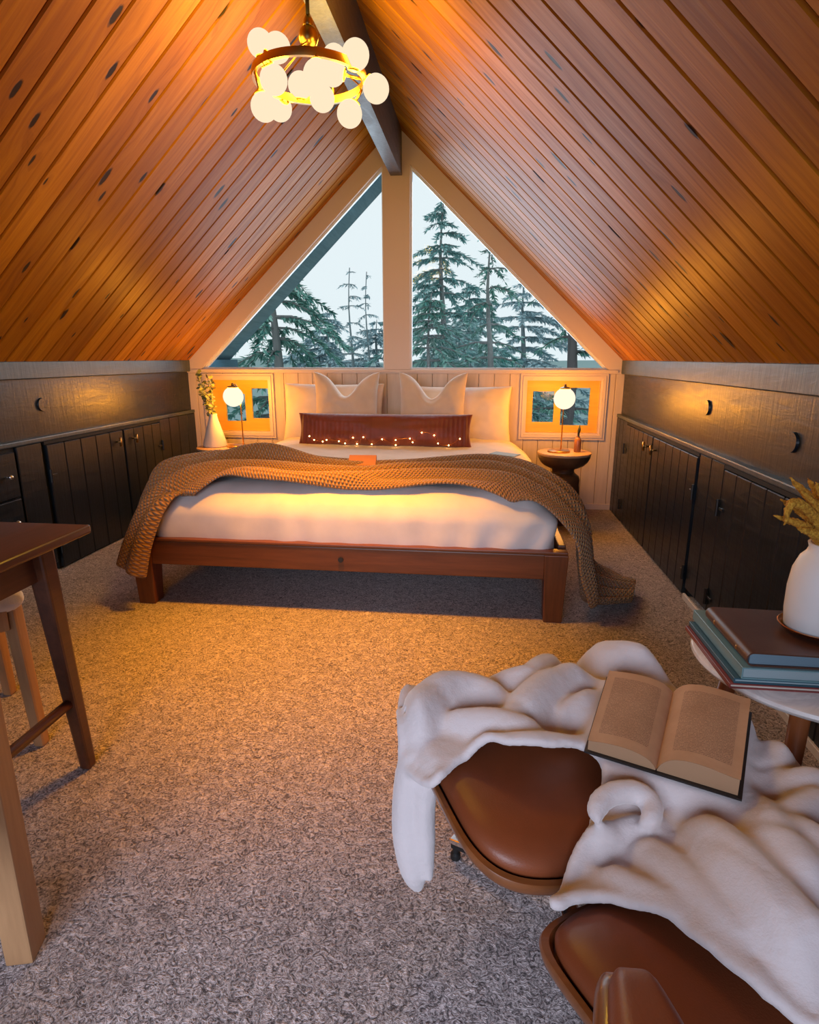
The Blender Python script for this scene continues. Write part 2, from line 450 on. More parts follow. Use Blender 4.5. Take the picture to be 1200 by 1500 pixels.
# low windows: stepped casing, deep reveal and a honey coloured board with two small panes
for n, nm, (x0, x1, z0, z1), panes in ((3, 'left', lw, ((-2.035, -1.872, .645, .86), (-1.815, -1.672, .668, .905))), (4, 'right', rw, ((.400, .560, .664, .895), (.612, .822, .642, .922)))):
    def rect(e, y): return [(x0-e, y, z0-e), (x1+e, y, z0-e), (x1+e, y, z1+e), (x0-e, y, z1+e)]
    bm = NB(); ring_prism(bm, rect(.036, YB-.018), rect(.018, YB-.018), (0, .02, 0)); ring_prism(bm, rect(.019, YB-.026), rect(0, YB-.026), (0, .028, 0))
    ring_prism(bm, rect(.004, YB-.004), rect(-.014, YB-.004), (0, T, 0))
    root = struct('window_%d' % n, bm, M['white_trim'], 'small low window in a stepped white casing behind the %s table lamp' % nm, 'window')
    # board with two openings: strips
    b2 = NB(); xs = [x0+.014, panes[0][0], panes[0][1], panes[1][0], panes[1][1], x1-.014]
    ya, yb = YB+.045, YB+.065
    for i in (0, 2, 4): box(b2, xs[i], xs[i+1], ya, yb, z0+.014, z1-.014)
    for p in panes:
        box(b2, p[0], p[1], ya, yb, z0+.014, p[2]); box(b2, p[0], p[1], ya, yb, p[3], z1-.014)
    part(root, 'window_panel', b2, M['honey'])
    for p in panes:
        b3 = NB(); box(b3, p[0], p[1], ya+.008, ya+.012, p[2], p[3]); part(root, 'window_pane', b3, M['glass'])

# ---- knee walls: beam on top, wide plank below it, ledge and boarded fronts
def knee(s):
    X = XR if s > 0 else XL; nm = 'right' if s > 0 else 'left'
    def bx(bm, d0, d1, y0, y1, z0, z1, *a):          # d = depth behind the face
        xa, xb = X + s*d0, X + s*d1; box(bm, min(xa, xb), max(xa, xb), y0, y1, z0, z1, *a)
    zband = 1.035 if s < 0 else 1.025
    bm = NB(); bx(bm, .0, .16, YF, YB, zband, HK+.0, .005, 1)
    struct('trim_6' if s < 0 else 'trim_7', bm, M['beam_paint'], 'blue-grey painted plate beam along the top of the %s knee wall' % nm, 'beam')
    bm = NB(); bx(bm, .028, .16, YF, YB, .71, zband+.01)
    w = struct('wall_'+nm, bm, M['dark_paint'], 'charcoal painted plank and boarded knee wall on the %s side' % nm, 'wall')
    b2 = NB(); bx(b2, -.004, .16, YF, YB, .712, .737, .006, 2); part(w, 'ledge', b2, M['beam_paint'])
    return bx, w
bxR, wR = knee(1); bxL, wL = knee(-1)
# fixed boards and cupboards; (y0, y1) runs along the wall
def fixed(bx, wall, y0, y1, n, z0=.0, z1=.712):
    bm = NB(); w = (y1-y0)/n
    for i in range(n): bx(bm, .0, .02, y0+i*w+.002, y0+(i+1)*w-.002, z0, z1, .004, 1)
    bx(bm, .02, .16, y0, y1, z0, z1)
    return part(wall, 'boarding', bm, M['dark_paint'])
def door(bx, root, y0, y1, n, hinge, handle=None, sign=1):
    """a ledged door n boards wide, with strap hinges and maybe a small brass pull"""
    zt = .690
    bm = NB(); w = (y1-y0-.008)/n
    for i in range(n): bx(bm, -.004, .016, y0+.004+i*w+.0016, y0+.004+(i+1)*w-.0016, .012, zt, .0035, 1)
    bx(bm, .0035, .0165, y0+.004, y1-.004, .012, zt)
    d = part(root, 'door', bm, M['dark_paint'])
    for z in (.12, .52):
        b = NB(); yh = y0 if hinge == 'near' else y1; q = 1 if hinge == 'near' else -1
        bx(b, -.010, -.003, min(yh, yh+q*.05), max(yh, yh+q*.05), z, z+.012, .001, 1); 
        xx = (XR if sign > 0 else XL) - sign*.012
        tube(b, [(xx, yh, z-.03), (xx, yh, z+.042)], .007, 8)
        h = link('hinge', b, M['black'], d, off=Vector(root.location))
    if handle is not None:
        X = (XR if sign > 0 else XL) - sign*.004; b = NB()
        tube(b, [(X, handle, .625), (X-sign*.030, handle, .625)], .006, 8)
        tube(b, [(X-sign*.030, handle, .597), (X-sign*.030, handle, .653)], .0075, 10)
        link('handle', b, M['brass'], d, off=Vector(root.location), smooth=True)
    return d
def carcass(bx, root, y0, y1):
    bm = NB(); bx(bm, .019, .16, y0, y1, 0, .712)
    bx(bm, .0, .02, y0, y1, .694, .711)
    return part(root, 'body', bm, M['groove'])
# right wall, from the window wall towards the viewer
fixed(bxR, wR, 4.32, YB, 3)
c = thing('cupboard', 'charcoal double-door cupboard in the right knee wall beyond the round nightstand', 'cupboard', (XR, 3.62, 0))
carcass(bxR, c, 2.90, 4.32); door(bxR, c, 3.66, 4.32, 6, 'far', 3.735, 1); door(bxR, c, 2.905, 3.655, 6, 'near', 3.575, 1)
fixed(bxR, wR, 2.60, 2.89, 2, .05)
c = thing('cupboard', 'charcoal hinged-door cupboard in the right knee wall behind the marble side table', 'cupboard', (XR, 2.0, 0))
carcass(bxR, c, 1.42, 2.60); door(bxR, c, 1.43, 2.595, 9, 'far', None, 1)
fixed(bxR, wR, YF, 1.42, 18)
# left wall
fixed(bxL, wL, 4.10, YB, 4)
c = thing('cupboard', 'charcoal double-door cupboard in the left knee wall beside the bed', 'cupboard', (XL, 3.55, 0))
carcass(bxL, c, 2.92, 4.10); door(bxL, c, 3.64, 4.10, 4, 'far', 3.735, -1); door(bxL, c, 2.925, 3.635, 5, 'near', 3.55, -1)
fixed(bxL, wL, 2.72, 2.90, 1, .05)
c = thing('drawer_unit', 'charcoal drawers built into the left knee wall above the desk corner', 'drawers', (XL, 2.4, 0))
bm = NB(); bxL(bm, .012, .16, 2.05, 2.715, .0, .712); part(c, 'body', bm, M['groove'])
for z0, z1 in ((.03, .23), (.24, .455), (.465, .69)):
    bm = NB(); bxL(bm, -.006, .014, 2.07, 2.70, z0, z1, .004, 1); d = part(c, 'drawer', bm, M['dark_paint'])
    b = NB(); sphere(b, (XL+.032, 2.62, (z0+z1)/2), .013, 14); tube(b, [(XL, 2.62, (z0+z1)/2), (XL+.026, 2.62, (z0+z1)/2)], .005, 8)
    link('knob', b, M['steel'], d, off=Vector(c.location), smooth=True)
fixed(bxL, wL, YF, 2.05, 30)
# round plugs in the planks
for wall, s, pts in ((wR, 1, ((2.947, .917), (2.139, .866))), (wL, -1, ((2.98, .90),))):
    X = XR+.028 if s > 0 else XL-.028
    for y, z in pts:
        b = NB(); bmesh.ops.create_cone(b, cap_ends=True, segments=28, radius1=.036, radius2=.033, depth=.012, matrix=Matrix.Translation((X-s*.003, y, z)) @ Matrix.Rotation(-s*PI/2, 4, 'Y'))
        part(wall, 'plug', b, M['dark_paint'])
# baseboards
M['base'] = plain('white_baseboard', (.66, .64, .66), .45)
bm = NB(); bxR(bm, -.012, .0, YF, 2.87, 0, .030, .002, 1); struct('baseboard_right', bm, M['base'], 'low white baseboard strip at the foot of the right knee wall', 'baseboard')
bm = NB(); bxL(bm, -.012, .0, YF, 2.86, 0, .030, .002, 1); struct('baseboard_left', bm, M['base'], 'low white baseboard strip at the foot of the left knee wall', 'baseboard')
bm = NB(); box(bm, XL, XR, YB-.012, YB, 0, .045, .002, 1); struct('baseboard_back', bm, M['white_trim'], 'white baseboard under the window wall', 'baseboard')
# wall behind the viewer, with a wide window letting daylight in
bm = NB()
wx0, wx1, wz0, wz1 = XM-1.0, XM+1.0, .55, 1.95
for x0, x1, z0, z1 in ((XL-.06, XR+.06, 0, wz0), (XL-.06, wx0, wz0, HK), (wx1, XR+.06, wz0, HK)): box(bm, x0, x1, YF-.12, YF, z0, z1)
prism(bm, [(XL, YF, HK), (wx0, YF, HK), (wx0, YF, roofz(wx0))], (0, -.12, 0)); prism(bm, [(XR, YF, HK), (wx1, YF, roofz(wx1)), (wx1, YF, HK)], (0, -.12, 0))
prism(bm, [(wx0, YF, wz1), (wx1, YF, wz1), (wx1, YF, roofz(wx1)), (XM, YF, ZA), (wx0, YF, roofz(wx0))], (0, -.12, 0))
struct('wall_front', bm, M['white_wall'], 'white gable wall behind the viewer', 'wall')
# a point seen at photo position (x, y) on the horizontal plane z (the measured camera of the photograph)
CAM = (0., 0., 1.1405); YAW, TILT, FOC = .1149, .2517, 878.4
_f = Vector((-math.sin(YAW)*math.cos(TILT), math.cos(YAW)*math.cos(TILT), -math.sin(TILT))); _r = Vector((math.cos(YAW), math.sin(YAW), 0)); _u = _r.cross(_f)
def at(x, y, z):
    d = _f + _r*((x-600)/FOC) - _u*((y-750)/FOC); t = (z-CAM[2])/d.z
    return Vector(CAM) + d*t

# ------------------------------------------------------------------ bed
bx0, bx1, by0, by1 = -1.605, .40, 2.50, 4.60
bed = thing('bed_frame', 'low chestnut wooden bed frame with tapered block legs on the carpet', 'bed', ((bx0+bx1)/2, by0, 0))
bm = NB(); box(bm, bx0+.10, bx1-.10, by0+.006, by0+.035, .205, .318, .005); b_ = part(bed, 'front_rail', bm, M['bedwood'])
bm = NB(); box(bm, bx0+.004, bx1-.004, by0+.002, by0+.05, .3185, .332, .004); part(bed, 'rail_cap', bm, M['bedwood'])
bm = NB(); bmesh.ops.create_cone(bm, cap_ends=True, segments=20, radius1=.012, radius2=.012, depth=.012, matrix=Matrix.Translation((-.60, by0+.004, .262)) @ Matrix.Rotation(PI/2, 4, 'X')); part(bed, 'bolt_cover', bm, M['black'])
for x in (bx0, bx1-.035):
    bm = NB(); box(bm, x, x+.035, by0+.104, by1-.104, .205, .332, .005); part(bed, 'side_rail', bm, M['bedwood'])
bm = NB(); box(bm, bx0+.10, bx1-.10, by1-.035, by1, .205, .332, .005); part(bed, 'rear_rail', bm, M['bedwood'])
for x, sx in ((bx0, 1), (bx1, -1)):
    for y, sy in ((by0, 1), (by1, -1)):
        bm = NB(); cx, cy = x+sx*.052, y+sy*.052
        obox(bm, (cx, cy, .318), (cx+sx*.006*0, cy, 0), .104, .104, .080, .080, bev=.005); part(bed, 'leg', bm, M['bedleg'])
for i in range(12):
    y = by0+.14+i*.16; bm = NB(); box(bm, bx0+.036, bx1-.036, y, y+.07, .272, .290); part(bed, 'slat', bm, M['bedwood'])

mz0, mz1 = .292, .572
bm = NB(); rr_ = .1399; hx_, hy_, zc = .968, 1.035, (mz0+mz1)/2
roundbox(bm, (0,0,0), (hx_, hy_, (mz1-mz0)/2), rr_, (90, 90, 30))
for v in bm.verts:
    c_ = v.co
    if c_.z < 0:                                                                       # the underside sits square on the slats
        i_ = Vector((max(-(hx_-rr_), min(hx_-rr_, c_.x)), max(-(hy_-rr_), min(hy_-rr_, c_.y)))); e_ = c_.xy-i_
        if e_.length > 1e-5 and c_.z > -(mz1-mz0)/2+.002: e_ = e_.normalized()*rr_*(1-.03*(-c_.z/.14)**3); c_.x, c_.y = i_.x+e_.x, i_.y+e_.y
    else:                                                                              # softly sloping shoulders on top
        c_.z -= .050*max(0, 1-(hx_-abs(c_.x))/.38)**2*min(1, c_.z/.1) + .014*max(0, 1-(hy_+c_.y)/.25)**2*min(1, c_.z/.1)
        c_.x -= math.copysign(.055, c_.x)*max(0, min(1, c_.z/.14))**1.2*max(0, 1-(hx_-abs(c_.x))/.2)
bmesh.ops.translate(bm, vec=(-.602, 3.565, zc), verts=bm.verts)
bm.normal_update()
for v in bm.verts:
    p = v.co; side = max(0, 1-abs(v.normal.z)); low = max(0, min(1, (mz1-p.z)/.2))
    a = .008*nz((p.x*3.2, p.y*3.2, p.z*1.2), 3., 2)                                   # creases running down the front
    a += side*low*.011*math.sin(p.x*38 + 4*nz(p, 3, 8) - p.z*9)*max(0, nz(p, 2.1, 3)+.35)
    v.co += v.normal*a
    if v.normal.z > .5: v.co.z += .006*nz(p, 2.2, 4)
mat = link('mattress', bm, M['linen'], smooth=True); tag(mat, 'deep mattress in a smooth white sheet lying on the wooden bed frame', 'mattress')

# pillows: two faces puffed from a rectangle, with drawn-out corners
def pillow_bm(w, h, t, chop=0., ear=.04, o=0., n=44, wr=.006, ribs=0):
    bm = NB(); V = {}
    for s in (1, -1):
        for i in range(n+1):
            for j in range(n+1):
                if s < 0 and (i in (0, n) or j in (0, n)): V[s,i,j] = V[1,i,j]; continue
                a, b = 2*i/n-1, 2*j/n-1
                a = math.copysign(1-(1-abs(a))**1.25, a); b = math.copysign(1-(1-abs(b))**1.25, b)
                x = a*w/2*(1 - ear*(1-b*b)); y = b*h/2*(1 - ear*1.2*(1-a*a))
                th = t/2*((1-abs(a)**2.6)*(1-abs(b)**2.6))**.55
                th += th*.18*nz((a*1.6, b*1.6, s), 1.4, o)
                if chop:
                    d = chop*math.exp(-(a/.42)**2)*max(0, (b+.35)/1.35)**1.5
                    y -= d; th *= 1+.5*d/chop*.4
                p = (x, y, s*th)
                f = wr*(nz((x, y, s), 9, o+2) + .6*nz((x, y, s), 22, o+4))*min(1, th/(t*.1))
                if chop: f += .012*math.sin((abs(a)*10+b*4))*max(0, b)*math.exp(-((abs(a)-.45)/.3)**2)*min(1, th/(t*.2))
                if ribs: f += .008*abs(math.sin(x/w*ribs*PI))*min(1, th/(t*.15))
                V[s,i,j] = bm.verts.new((p[0], p[1], p[2] + s*f))
        for i in range(n):
            for j in range(n):
                q = (V[s,i,j], V[s,i+1,j], V[s,i+1,j+1], V[s,i,j+1]); bm.faces.new(q if s > 0 else q[::-1])
    return bm
def pillow(name, label, cat, c, w, h, t, lean, rz, mat, group=None, **k):
    bm = pillow_bm(w, h, t, **k)
    o = link(name, bm, mat, smooth=True); o.rotation_euler = (PI/2 - lean, 0, rz); o.location = c
    return tag(o, label, cat, group)
pillow('pillow', 'plump cream bed pillow against the wall at the left edge of the bed', 'pillow', (-1.085, 4.44, .745), .76, .43, .20, .22, .0, M['pillowcase'], 'pillows on the bed', o=3)
pillow('pillow', 'plump cream bed pillow against the wall beside the right round nightstand', 'pillow', (-.17, 4.44, .735), .80, .42, .20, .20, .0, M['pillowcase'], 'pillows on the bed', o=9)
pillow('cushion', 'square white cushion with a dented top on the left of the pair', 'cushion', (-.940, 4.235, .800), .475, .50, .19, .20, .05, M['pillowcase'], 'square cushions propped on the bed', chop=.15, o=1, n=54, ear=.085)
pillow('cushion', 'square white cushion with a dented top on the right of the pair', 'cushion', (-.330, 4.235, .798), .485, .50, .19, .20, -.04, M['pillowcase'], 'square cushions propped on the bed', chop=.16, o=6, n=54, ear=.085)
M['rust'] = fabric('rust_velvet', (.20, .030, .012), .55, 300, .2, .6, .15)
pillow('bolster_cushion', 'long ribbed rust-red lumbar cushion lying across the bed below the white cushions', 'cushion', (-.632, 3.985, .668), 1.18, .225, .15, .22, .0, M['rust'], n=110, ear=.03, ribs=40, o=4, wr=.004)
# string of tiny bulbs over the long cushion
bl = [(-.825,.630),(-.756,.634),(-.630,.622),(-.540,.618),(-.446,.629),(-.428,.605),(-.369,.668),(-.288,.652),(-.120,.632),(-.193,.588),(-.262,.600),
      (-1.004,.612),(-1.089,.611),(-1.031,.600),(-.921,.604),(-1.120,.635),(-.880,.590),(-.800,.588),(-.700,.587),(-.541,.584)]
bl.sort(); fl = thing('fairy_lights', 'fine copper string of tiny lit bulbs draped on the rust-red cushion', 'fairy lights', (-.63, 3.9, .6))
def frontY(z): return 3.985 + (z-.668)*math.tan(.22) - .073/math.cos(.22)*max(.25, 1-((z-.668)/.125)**2)**.5 - .012
pts = [Vector((x, frontY(z), z)) for x, z in bl]
bm = NB(); tube(bm, [Vector(p) for p in catmull([tuple(p) for p in pts], 120)], .0012, 5); part(fl, 'wire', bm, M['copper'])
for p in pts:
    bm = NB(); sphere(bm, p + Vector((0, -.003, 0)), .0042, 10); part(fl, 'bulb', bm, M['fairy'])

# knitted throw: front edge / back edge control pairs from the left hem over the bed to the heap on the carpet
FB = [((-1.540,2.462,.185), (-1.655,2.86,.200)), ((-1.478,2.462,.33), (-1.665,2.90,.34)), ((-1.405,2.490,.465), (-1.660,2.93,.47)),
      ((-1.30,2.550,.535), (-1.655,3.02,.575)), ((-1.16,2.60,.562), (-1.48,3.25,.58)), ((-1.02,2.605,.577), (-1.26,3.36,.59)),
      ((-.75,2.605,.580), (-.90,3.22,.588)), ((-.45,2.60,.579), (-.56,3.12,.585)), ((-.15,2.615,.578), (-.22,3.22,.588)),
      ((.08,2.585,.562), (.03,3.34,.58)), ((.24,2.535,.520), (.22,3.26,.57)), ((.335,2.490,.450), (.365,3.12,.53)),
      ((.405,2.478,.360), (.455,3.10,.45)), ((.422,2.488,.25), (.475,3.02,.33)), ((.435,2.50,.14), (.510,2.98,.20)),
      ((.455,2.53,.055), (.57,2.99,.10)), ((.54,2.56,.028), (.69,3.0,.045)), ((.715,2.655,.024), (.80,2.93,.032))]
nu, nv = 300, 64
Fp = catmull([a for a, b in FB], nu); Bp = catmull([b for a, b in FB], nu)
# spread samples evenly along the run
L = np.concatenate([[0], np.cumsum(np.linalg.norm(np.diff((Fp+Bp)/2, axis=0), axis=1))]); s_ = np.linspace(0, L[-1], nu)
idx = np.interp(s_, L, np.arange(nu))
def res(A): return np.stack([np.interp(idx, np.arange(nu), A[:, k]) for k in range(3)], 1)
Fp, Bp = res(Fp), res(Bp)
G = np.zeros((nu, nv, 3))
for j in range(nv): G[:, j] = Fp + (Bp-Fp)*(j/(nv-1))
Lw = np.clip(1-(s_/L[-1])/.20, 0, 1)**.6                                             # hanging part wraps round the corner of the bed
for j in range(nv):
    q = math.sin(PI*(j/(nv-1))**.62); G[:, j, 0] -= .022*q*Lw; G[:, j, 1] -= .070*q*Lw
def normals(G):
    du = np.gradient(G, axis=0); dv = np.gradient(G, axis=1); n = np.cross(du, dv); return n/np.maximum(np.linalg.norm(n, axis=2, keepdims=True), 1e-9)
def bed_top(x, y):
    dx, dy = hx_-abs(x+.602), y-(3.565-hy_)
    z = mz1 - .050*max(0, 1-dx/.38)**2 - .014*max(0, 1-dy/.25)**2
    e = max(0, .14-dy); return z - (.14-math.sqrt(max(0, .0196-e*e)) if e < .14 else .14)
for i in range(nu):                                                                     # let the cloth lie on the mattress
    for j in range(nv):
        x, y, z = G[i, j]; w_ = max(0, min(1, (hx_-.13-abs(x+.602))/.10))
        if w_ > 0: G[i, j, 2] = z*(1-w_) + (bed_top(x, max(y, 2.56))+.003)*w_
N = normals(G)
if N[nu//2, nv//2, 2] < 0: N = -N
H = np.zeros((nu, nv))
for i in range(nu):
    for j in range(nv):
        u = s_[i]/L[-1]; v = j/(nv-1); w = v + .10*nz((u*5, v*1.5, 0), 1.2, 3)
        amp = .038 + .022*math.exp(-((u-.22)/.10)**2) + .010*math.exp(-((u-.72)/.12)**2)
        f = amp*(.5+.5*math.sin(2*PI*(3.4*w + .55*math.sin(u*6+1))))**1.5
        f += .020*(.5+.5*nz((u*9, v*5, 0), 1., 9))
        f += .060*math.exp(-((w-.62-.8*(u-.27))/.08)**2)*math.exp(-((u-.29)/.07)**2)      # big bunched fold on the left
        f += .018*math.exp(-((v-.80)/.13)**2)*math.exp(-((u-.62)/.10)**2); f *= 1-.45*max(0, v-.6)/.4*min(1, u/.3)
        f += .026*(.5+.5*math.sin(2*PI*3.3*w+1.2))**1.5*max(0, 1-u/.24) + .024*(.5+.5*math.sin(2*PI*3.2*w+.4))**1.5*max(0, min(1, (u-.68)/.1))*max(0, min(1, (1-u)/.06))
        if v < .12: f += .010*math.sin(v/.12*PI)                                            # rolled near edge
        H[i, j] = f
G = G + N*(H[:, :, None] + .004)
# keep the cloth out of mattress and floor
G[:, :, 2] = np.maximum(G[:, :, 2], .012)
bm = grid_bm(G); uv = bm.loops.layers.uv.new('UVMap'); bm.verts.index_update(); bm.faces.ensure_lookup_table()
for f in bm.faces:
    for l in f.loops:
        i, j = divmod(l.vert.index, nv); l[uv].uv = (s_[i], j/(nv-1)*.82)
th = link('throw_blanket', bm, M['knit'], smooth=True); tag(th, 'mustard tan chunky knit throw across the bed foot, trailing onto the carpet', 'throw')
md = th.modifiers.new('t', 'SOLIDIFY'); md.thickness = .014; md.offset = 1 if N[nu//2, nv//2, 2]*1 > 0 else -1
md = th.modifiers.new('s', 'SUBSURF'); md.levels = 1; md.render_levels = 1
M['card'] = plain('orange_card', (.62, .24, .07), .6); M['bluepaper'] = plain('pale_blue_paper', (.30, .46, .56), .6)
bm = NB(); box(bm, -.07, .07, -.045, .045, 0, .022, .002)
o = link('card_box', bm, M['card']); o.location = (-.585, 2.98, .618); o.rotation_euler = (.45, 0, .08); tag(o, 'small orange card box resting on the knit throw at the bed centre', 'box')
bm = NB(); box(bm, -.08, .08, -.05, .05, 0, .004)
o = link('paper_leaflet', bm, M['bluepaper']); o.location = (.16, 3.62, .577); o.rotation_euler = (0, .03, -.45); tag(o, 'pale blue folded leaflet lying on the white sheet near the throw', 'leaflet')

# ------------------------------------------------------------------ nightstands, lamps and vases
def nightstand(label, c):
    t = thing('nightstand', label, 'nightstand', c, 'round pedestal nightstands')
    bm = NB(); lathe(bm, [(0,.482),(.180,.482),(.185,.490),(.184,.499),(.178,.502),(0,.502)], c, 56); part(t, 'tabletop', bm, M['topwood'], auto=.6)
    bm = NB(); lathe(bm, [(0,.385),(.082,.386),(.105,.393),(.140,.410),(.165,.435),(.178,.462),(.182,.482),(0,.482)], c, 56); part(t, 'bowl', bm, M['stoolwood'], auto=.7)
    bm = NB(); lathe(bm, [(0,0),(.145,0),(.150,.012),(.138,.09),(.124,.19),(.116,.27),(.118,.305),(.112,.330),(.092,.345),(.078,.358),(.076,.375),(.082,.386),(0,.386)], c, 56); part(t, 'pedestal', bm, M['stoolwood'], auto=.7)
    return t
NSR, NSL = (.600, 4.28, 0), (-1.89, 4.25, 0)
nightstand('dark turned pedestal nightstand with pale top on the right side of the bed', NSR)
nightstand('dark turned pedestal nightstand with pale top half hidden beyond the left of the bed', NSL)
def lamp(label, base, gx, gy, gz, stem):
    t = thing('table_lamp', label, 'table lamp', base, 'globe table lamps')
    bm = NB(); lathe(bm, [(0,0),(.076,0),(.078,.004),(.078,.010),(.072,.014),(0,.015)], base, 40); part(t, 'base', bm, M['brass'], auto=.6)
    bm = NB(); sx, sy = stem; zt = gz + .078; z0 = base[2]+.012
    tube(bm, [(sx, sy, z0), (sx, sy, gz-.02), (sx+(gx-sx)*.15, sy, gz+.05), (sx+(gx-sx)*.6, sy+(gy-sy)*.6, zt+.008), (gx, gy, zt+.004)], .0045, 10); part(t, 'stem', bm, M['brass'], smooth=True)
    bm = NB(); lathe(bm, [(0,gz+.066),(.036,gz+.064),(.036,gz+.072),(.010,gz+.080),(.006,gz+.096),(0,gz+.097)], (gx, gy, 0), 28); part(t, 'cap', bm, M['darkbrass'], auto=.6)
    bm = NB(); sphere(bm, (gx, gy, gz), .072, 36); part(t, 'globe_shade', bm, M['lampglobe'], smooth=True)
lamp('lit brass globe lamp beside a small bottle on the right nightstand', (.560, 4.27, .502), .572, 4.23, .872, (.578, 4.30))
lamp('lit brass globe lamp beside a conical vase on the left nightstand', (-1.775, 4.26, .502), -1.775, 4.24, .868, (-1.735, 4.27))
b = (.688, 4.28, .502); t = thing('bottle', 'small brown bottle holding a dark stem on the right nightstand', 'bottle', b)
M['bottle'] = plain('brown_bottle', (.32, .13, .06), .35); M['stem'] = plain('dark_stem', (.02, .025, .02), .6)
bm = NB(); lathe(bm, [(0,0),(.021,0),(.024,.006),(.024,.080),(.020,.092),(.013,.100),(.013,.108),(.010,.108),(.010,.02),(0,.02)], b, 28); part(t, 'glass_body', bm, M['bottle'], auto=.7)
bm = NB(); tube(bm, [(b[0],b[1],.530),(b[0]+.002,b[1],.62),(b[0]+.004,b[1],.685)], [.0045,.006,.004], 8); tube(bm, [(b[0],b[1],.61),(b[0]+.004,b[1],.655),(b[0]+.006,b[1],.69)], [.004,.011,.003], 8); part(t, 'dark_stem', bm, M['stem'], smooth=True)
b = (-1.945, 4.25, .502); t = thing('vase', 'cream conical vase of leafy sprigs on the left nightstand', 'vase', b)
bm = NB(); lathe(bm, [(0,0),(.078,0),(.085,.006),(.083,.03),(.058,.12),(.036,.19),(.028,.225),(.030,.24),(.025,.24),(.022,.20),(0,.05)], b, 40); part(t, 'vase_body', bm, M['ceramic'], auto=.7)
M['leaf'] = plain('olive_leaf', (.20, .22, .07), .6)
bm = NB(); r2 = random.Random(5)
for k in range(9):
    a = r2.uniform(0, 2*PI); top = Vector((b[0]-.03+.075*math.cos(a)*r2.uniform(.3,1), b[1]+.06*math.sin(a), r2.uniform(.92,1.05)))
    p0 = Vector((b[0]+.008*math.cos(a), b[1]+.008*math.sin(a), .66)); P = catmull([tuple(p0), tuple(p0.lerp(top,.5)+Vector((0,0,.02))), tuple(top)], 9)
    tube(bm, [Vector(p) for p in P], .0018, 5)
    for p in P[2:]:
        for q in range(3):
            d = Vector((r2.uniform(-1,1), r2.uniform(-1,1), r2.uniform(-.5,.9))).normalized(); n_ = d.cross(Vector((r2.uniform(-1,1), r2.uniform(-1,1), 1))).normalized()
            c0 = Vector(p); l, w = r2.uniform(.024,.038), r2.uniform(.010,.016)
            vs = [c0, c0+d*l*.35+n_*w, c0+d*l*.8+n_*w*.7, c0+d*l, c0+d*l*.8-n_*w*.7, c0+d*l*.35-n_*w]
            bm.faces.new([bm.verts.new(v) for v in vs])
part(t, 'leafy_sprigs', bm, M['leaf'])

# ------------------------------------------------------------------ chandelier
CC = Vector((XM, 2.385, 2.100)); RR = .195
ch = thing('chandelier', 'brass ring chandelier with lit opal globes hanging from the dark ridge beam', 'chandelier', (XM, 2.385, 2.384))
bm = NB(); lathe(bm, [(0,2.384),(.05,2.384),(.05,2.372),(.012,2.366),(0,2.366)], (CC.x, CC.y, 0), 28); part(ch, 'canopy', bm, M['black'], auto=.6)
bm = NB(); tube(bm, [(CC.x,CC.y,2.37),(CC.x,CC.y,2.26)], .007, 10); part(ch, 'rod', bm, M['black'], smooth=True)
bm = NB(); sphere(bm, (CC.x, CC.y, 2.225), .034, 24, (1,1,1.1)); lathe(bm, [(0,2.25),(.018,2.252),(.016,2.275),(.008,2.29),(0,2.29)], (CC.x,CC.y,0), 20); part(ch, 'hub', bm, M['darkbrass'], smooth=True)
bm = NB(); n = 64; prof = [(RR-.008,-.013),(RR+.006,-.013),(RR+.008,0),(RR+.006,.013),(RR-.008,.013)]
rings = [[bm.verts.new(CC + Vector((r*math.cos(2*PI*k/n), r*math.sin(2*PI*k/n), z))) for k in range(n)] for r, z in prof]
for a in range(5):
    for k in range(n): bm.faces.new((rings[a][k], rings[a][(k+1)%n], rings[(a+1)%5][(k+1)%n], rings[(a+1)%5][k]))
bmesh.ops.recalc_face_normals(bm, faces=bm.faces); part(ch, 'ring', bm, M['brass'], auto=.5)
for a in (.6, .6+2*PI/3, .6+4*PI/3):
    bm = NB(); tube(bm, [(CC.x, CC.y, 2.215), CC + Vector((RR*math.cos(a), RR*math.sin(a), .01))], .003, 8); part(ch, 'stay', bm, M['darkbrass'], smooth=True)
gl = [(-.828,2.45,2.244),(-.662,2.12,2.081),(-.72,2.25,2.047),(-.775,2.3,1.986),(-.80,2.56,2.075),(-.531,2.12,1.998),(-.552,2.4,2.123),(-.713,2.55,2.145),(-.617,2.5,2.079),(-.589,2.6,2.25),(-.448,2.3,2.128),(-.396,2.4,2.063),(-.504,2.45,2.006)]
gl[1] = tuple(at(406, 70, 2.175)); gl[5] = tuple(at(465, 110, 2.03))
for g in gl:
    g = Vector(g); d = g - CC; d.z = 0; e = CC + d.normalized()*RR; e.z = CC.z
    bm = NB(); v = (g-e); 
    if v.length > .05: tube(bm, [e, g - v.normalized()*.041], .0055, 8)
    q = g - v.normalized()*.042; tube(bm, [q - v.normalized()*.004, q + v.normalized()*.010], [.020, .024], 14)
    s = part(ch, 'socket', bm, M['brass'], smooth=True)
    bm = NB(); sphere(bm, g, .046, 32); part(ch, 'globe', bm, M['globe'], smooth=True)
